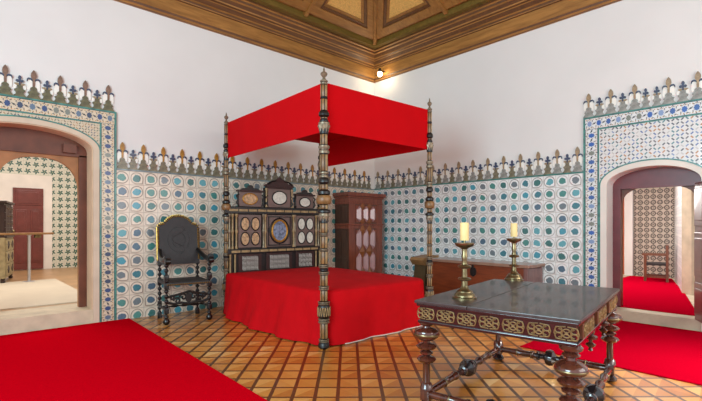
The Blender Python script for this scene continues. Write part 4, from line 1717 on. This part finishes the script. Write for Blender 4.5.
P('body', 'chest_wood', lambda m_: m_.box((-0.25, -1.14, 0.08), (0.28, 0.74, 0.72), bev=0.004), ch)
P('end_panel', 'chest_end', lambda m_: (m_.box((-0.24, -1.165, 0.10), (0.27, -1.14, 0.71), bev=0.004), m_.box((-0.27, -1.165, 0.08), (-0.245, -1.10, 0.72), bev=0.003)), ch)
P('lid', 'chest_lid', lambda m_: m_.box((-0.30, -1.20, 0.725), (0.29, 0.77, 0.775), bev=0.008), ch)
P('plinth', 'chest_wood', lambda m_: m_.box((-0.27, -1.17, 0.0), (0.28, 0.76, 0.09), bev=0.006), ch)
lock = P('lock_plate', 'hinge_iron', lambda m_: m_.prism([(-0.24, 0.54), (-0.19, 0.51), (-0.14, 0.54), (-0.13, 0.61), (-0.15, 0.67), (-0.23, 0.67), (-0.25, 0.61)], -0.262, -0.25, 'yz'), ch)
P('hasp', 'hinge_iron', lambda m_: m_.box((-0.272, -0.205, 0.54), (-0.262, -0.175, 0.72), bev=0.003), lock)

st = empty('wooden_stand', (6.98, 5.40, 0))
tag(st, 'small tan wooden stand with flared top between the long chest and the armoire', 'stand')
P('top', 'stand_wood', lambda m_: m_.prism([(-0.24, 0.72), (-0.16, 0.62), (0.20, 0.62), (0.26, 0.70), (0.26, 0.80), (-0.20, 0.77)], -0.17, 0.17, 'xz'), st)
P('body', 'stand_dark', lambda m_: m_.prism([(-0.17, 0.05), (0.22, 0.05), (0.20, 0.62), (-0.12, 0.62), (-0.15, 0.40)], -0.14, 0.14, 'xz'), st)
P('base', 'stand_wood', lambda m_: m_.box((-0.22, -0.2, 0), (0.24, 0.2, 0.06), bev=0.008), st)

# ------------------------------------------------------------------ table
TR = 0.153
TL, TW, TH_ = 1.68, 1.147, 0.82
A = Vector((2.617, 2.118))
e1 = Vector((math.cos(TR), math.sin(TR)))
e2 = Vector((-math.sin(TR), math.cos(TR)))
tc = A + e1 * TL / 2 - e2 * TW / 2
tb = empty('carved_table', (tc.x, tc.y, 0), TR)
tb.scale = (1, 1, 0.83 / 0.82)
tag(tb, 'dark polished table with brass fretwork apron and bulbous turned legs', 'table')
hl, hw = TL / 2, TW / 2
P('tabletop', 'table_top', lambda m_: (m_.box((-hl, -hw, 0.795), (hl, -hw + TW * 0.63, 0.82), bev=0.006), m_.box((-hl, -hw + TW * 0.633, 0.795), (hl, hw, 0.82), bev=0.006)), tb)
P('edge_moulding', 'table_wood', lambda m_: m_.box((-hl + 0.012, -hw + 0.012, 0.775), (hl - 0.012, hw - 0.012, 0.797), bev=0.006), tb)
ap = P('apron', 'table_wood', lambda m_: (m_.box((-hl + 0.03, -hw + 0.03, 0.665), (hl - 0.03, hw - 0.03, 0.778)), m_.box((-hl + 0.018, -hw + 0.018, 0.648), (hl - 0.018, hw - 0.018, 0.67), bev=0.006)), tb)


def mount_mesh(w, h):
    mb = MB()
    r = 0.0042
    # mount lies in the xz plane, scrolls made of ovals and S curves
    mb.oval_ring((0, 0), 0.026, h * 0.30, 0, r, 0, 18)
    for s in (-1, 1):
        mb.oval_ring((s * 0.046, 0.018), 0.020, h * 0.22, 0, r, 0, 14)
        mb.oval_ring((s * 0.046, -0.018), 0.020, h * 0.22, 0, r, 0, 14)
        for t in (-1, 1):
            mb.tube([(s * 0.005, 0, t * h * 0.46), (s * 0.03, 0, t * h * 0.44), (s * 0.045, 0, t * h * 0.30), (s * 0.02, 0, t * h * 0.18), (s * 0.0, 0, 0)], r, 6)
            mb.tube([(s * 0.03, 0, t * h * 0.44), (s * 0.06, 0, t * h * 0.40), (s * w * 0.48, 0, t * h * 0.12), (s * w * 0.50, 0, 0)], r, 6)
    mb.disc((0, 0), 0.009, 0.009, -0.008, 0.004, 0, 10)
    return mb


nm = 7
first = None
for i in range(nm):
    y = -hw + 0.085 + (TW - 0.17) * i / (nm - 1)
    if first is None:
        first = mount_mesh(0.142, 0.088).build('fretwork_mount', 'brass_fret', ap)
        q = first
    else:
        q = first.copy()
        COL.objects.link(q)
    q.location = (-hl + 0.026, y, 0.722)
    q.rotation_euler = (0, 0, PI / 2)
for k in range(7):          # opposite side
    q = first.copy()
    COL.objects.link(q)
    q.location = (hl - 0.026, -hw + 0.085 + (TW - 0.17) * k / 6, 0.722)
    q.rotation_euler = (0, 0, PI / 2)
# long sides: projecting drawer fronts, blocks and mounts
for s in (-1, 1):
    for k, cx in enumerate((-0.52, 0.0, 0.52)):
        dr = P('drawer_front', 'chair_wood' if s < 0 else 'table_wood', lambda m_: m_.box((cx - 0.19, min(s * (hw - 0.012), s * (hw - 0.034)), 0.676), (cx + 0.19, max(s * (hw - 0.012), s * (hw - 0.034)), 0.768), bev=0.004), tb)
        for dx in (-0.09, 0.09):
            q = first.copy()
            COL.objects.link(q)
            q.name = 'fretwork_mount'
            q.parent = dr
            q.location = (cx + dx, s * (hw - 0.010), 0.722)
            q.rotation_euler = (0, 0, 0)
    for cx in (-0.27, 0.27):
        P('pendant', 'leg_wood', lambda m_: m_.lathe([(0.006, 0.50), (0.016, 0.51), (0.010, 0.525), (0.03, 0.54), (0.034, 0.55), (0.012, 0.565), (0.014, 0.58),
                                                      (0.046, 0.592), (0.046, 0.605), (0.02, 0.62), (0.03, 0.635), (0.03, 0.655)], (cx, s * (hw - 0.045), 0), 16), tb)
# turned legs
LEG = [(0.050, 0.15), (0.040, 0.19), (0.028, 0.20), (0.028, 0.335), (0.034, 0.345), (0.062, 0.355), (0.074, 0.372), (0.062, 0.388), (0.026, 0.398),
       (0.030, 0.405), (0.050, 0.415), (0.050, 0.428), (0.024, 0.438), (0.030, 0.445), (0.068, 0.455), (0.078, 0.472), (0.060, 0.487), (0.028, 0.497), (0.030, 0.512),
       (0.060, 0.520), (0.088, 0.540), (0.098, 0.563), (0.090, 0.588), (0.060, 0.604), (0.030, 0.612), (0.028, 0.622), (0.048, 0.630), (0.055, 0.640), (0.048, 0.650)]
LEGB = [(0.050, 0.15), (0.040, 0.19), (0.028, 0.20), (0.028, 0.27), (0.034, 0.28), (0.060, 0.29), (0.070, 0.305), (0.060, 0.32), (0.028, 0.33),
        (0.030, 0.345), (0.055, 0.36), (0.057, 0.374), (0.026, 0.386), (0.034, 0.394), (0.072, 0.405), (0.082, 0.422), (0.066, 0.438), (0.030, 0.448), (0.034, 0.456),
        (0.070, 0.466), (0.094, 0.482), (0.099, 0.500), (0.092, 0.522), (0.066, 0.542), (0.032, 0.556), (0.030, 0.572), (0.050, 0.580), (0.054, 0.588), (0.046, 0.596), (0.030, 0.602),
        (0.050, 0.610), (0.068, 0.622), (0.070, 0.636), (0.058, 0.650)]
LX, LY = hl - 0.068, hw - 0.068
FATTEN = 1.0
leg0 = None
for sx, sy in ((-1, 1), (-1, -1), (1, 1), (1, -1)):
    if leg0 is None:
        mb = MB()
        mb.lathe([(r * 1.0 if r > 0.03 else r, z) for r, z in LEG], (0, 0, 0), 28)
        mb.box((-0.036, -0.036, 0.062), (0.036, 0.036, 0.155), bev=0.004)
        leg = mb.build('leg', 'leg_wood', tb)
        leg0 = leg
        mb = MB()
        mb.lathe([(0.040, 0.0), (0.056, 0.012), (0.058, 0.03), (0.040, 0.048), (0.024, 0.062)], (0, 0, 0), 20)
        mb.build('bun_foot', 'dark_turned', leg)
        mb = MB()
        mb.lathe([(0.0985, 0.555), (0.1005, 0.560), (0.1005, 0.566), (0.0985, 0.570)], (0, 0, 0), 28)
        mb.build('brass_band', 'brass', leg)
    elif (sx, sy) == (-1, -1):
        mb = MB()
        mb.lathe(LEGB, (0, 0, 0), 28)
        mb.box((-0.036, -0.036, 0.062), (0.036, 0.036, 0.155), bev=0.004)
        leg = mb.build('leg', 'leg_wood', tb)
        mb = MB()
        mb.lathe([(0.040, 0.0), (0.056, 0.012), (0.058, 0.03), (0.040, 0.048), (0.024, 0.062)], (0, 0, 0), 20)
        mb.build('bun_foot', 'dark_turned', leg)
        mb = MB()
        mb.lathe([(0.0985, 0.492), (0.1005, 0.496), (0.1005, 0.500), (0.0985, 0.504)], (0, 0, 0), 28)
        mb.build('brass_band', 'brass', leg)
    else:
        leg = copy_tree(leg0, tb)
    leg.location = (sx * LX, sy * LY, 0)


def stretcher(a, b):
    a, b = Vector(a), Vector(b)
    L = (b - a).length
    q = (b - a).normalized().to_track_quat('Z', 'Y').to_matrix().to_4x4()
    half = L / 2
    pr = [(0.027, 0.0), (0.029, half * 0.30), (0.033, half * 0.32), (0.033, half * 0.35), (0.029, half * 0.37), (0.030, half * 0.60), (0.037, half * 0.62), (0.037, half * 0.66), (0.028, half * 0.68), (0.026, half - 0.13)]
    full = pr + [(r, L - z) for r, z in reversed(pr)]
    mb = MB()
    mb.lathe(full, tuple(a), 18, 0, q)
    o = mb.build('stretcher', 'leg_wood', tb)
    mb = MB()
    hb_ = [(0.024, -0.13), (0.044, -0.12), (0.046, -0.10), (0.028, -0.085), (0.028, -0.06), (0.040, -0.05), (0.075, -0.03), (0.082, 0.0), (0.075, 0.03), (0.040, 0.05), (0.028, 0.06),
           (0.028, 0.085), (0.046, 0.10), (0.044, 0.12), (0.024, 0.13)]
    mb.lathe([(r * 0.95, z) for r, z in hb_], tuple((a + b) / 2), 20, 0, q)
    mb.build('centre_knop', 'dark_turned', o)
    for z in (half * 0.34, half * 0.64, L - half * 0.34, L - half * 0.64):
        mb = MB()
        mb.lathe([(0.034, z - 0.006), (0.0375, z - 0.002), (0.0375, z + 0.002), (0.034, z + 0.006)], tuple(a), 18, 0, q)
        mb.build('brass_band', 'brass', o)


zs = 0.11
stretcher((-LX + 0.036, LY, zs), (LX - 0.036, LY, zs))
stretcher((LX, LY - 0.036, zs), (LX, -LY + 0.036, zs))
stretcher((LX - 0.036, -LY, zs), (-LX + 0.036, -LY, zs))
stretcher((-LX, -LY + 0.036, zs), (-LX, LY - 0.036, zs))


# ------------------------------------------------------------------ candlesticks and candles
def candlestick(x, y, s, label, clabel):
    z = 0.83
    e = empty('candlestick', (x, y, z))
    tag(e, label, 'candlestick')
    mb = MB()
    prof = [(0.094, 0.0), (0.094, 0.012), (0.082, 0.018), (0.078, 0.035), (0.066, 0.045), (0.062, 0.058), (0.045, 0.068), (0.034, 0.08), (0.026, 0.10)]
    mb.lathe([(r * s, q * s) for r, q in prof], seg=28)
    mb.build('base', 'brass', e)
    mb = MB()
    stem = [(0.026, 0.10), (0.024, 0.135), (0.050, 0.145), (0.052, 0.153), (0.046, 0.160), (0.022, 0.166), (0.020, 0.232), (0.048, 0.240), (0.052, 0.250), (0.046, 0.258), (0.022, 0.266), (0.019, 0.30),
            (0.026, 0.33), (0.020, 0.345), (0.022, 0.385), (0.036, 0.395)]
    mb.lathe([(r * s, q * s) for r, q in stem], seg=24)
    mb.build('stem', 'brass', e)
    mb = MB()
    pan = [(0.036, 0.395), (0.066, 0.408), (0.074, 0.425), (0.074, 0.434), (0.062, 0.434), (0.030, 0.418), (0.008, 0.416), (0.006, 0.46)]
    mb.lathe([(r * s, q * s) for r, q in pan], seg=28)
    mb.build('drip_pan', 'brass', e)
    # candle: a thing of its own, stuck on the pricket
    c = empty('candle', (x, y, z + 0.452 * s))
    tag(c, clabel, 'candle')
    mb = MB()
    mb.lathe([(0.033 * s, 0.0), (0.034 * s, 0.004), (0.034 * s, 0.134), (0.031 * s, 0.140), (0.010 * s, 0.136)], seg=24)
    mb.build('wax', 'candle_wax', c)
    mb = MB()
    mb.tube([(0, 0, 0.134), (0.001, 0, 0.144), (0.003, 0, 0.150)], 0.0018, 6)
    mb.build('wick', 'wick', c)


candlestick(2.965, 1.899, 1.0, 'brass candlestick standing near the left edge of the table', 'cream candle on the candlestick near the left edge of the table')
candlestick(4.369 - 0.03, 2.2 - 0.015, 1.0, 'brass candlestick standing near the far corner of the table', 'cream candle on the candlestick near the far corner of the table')
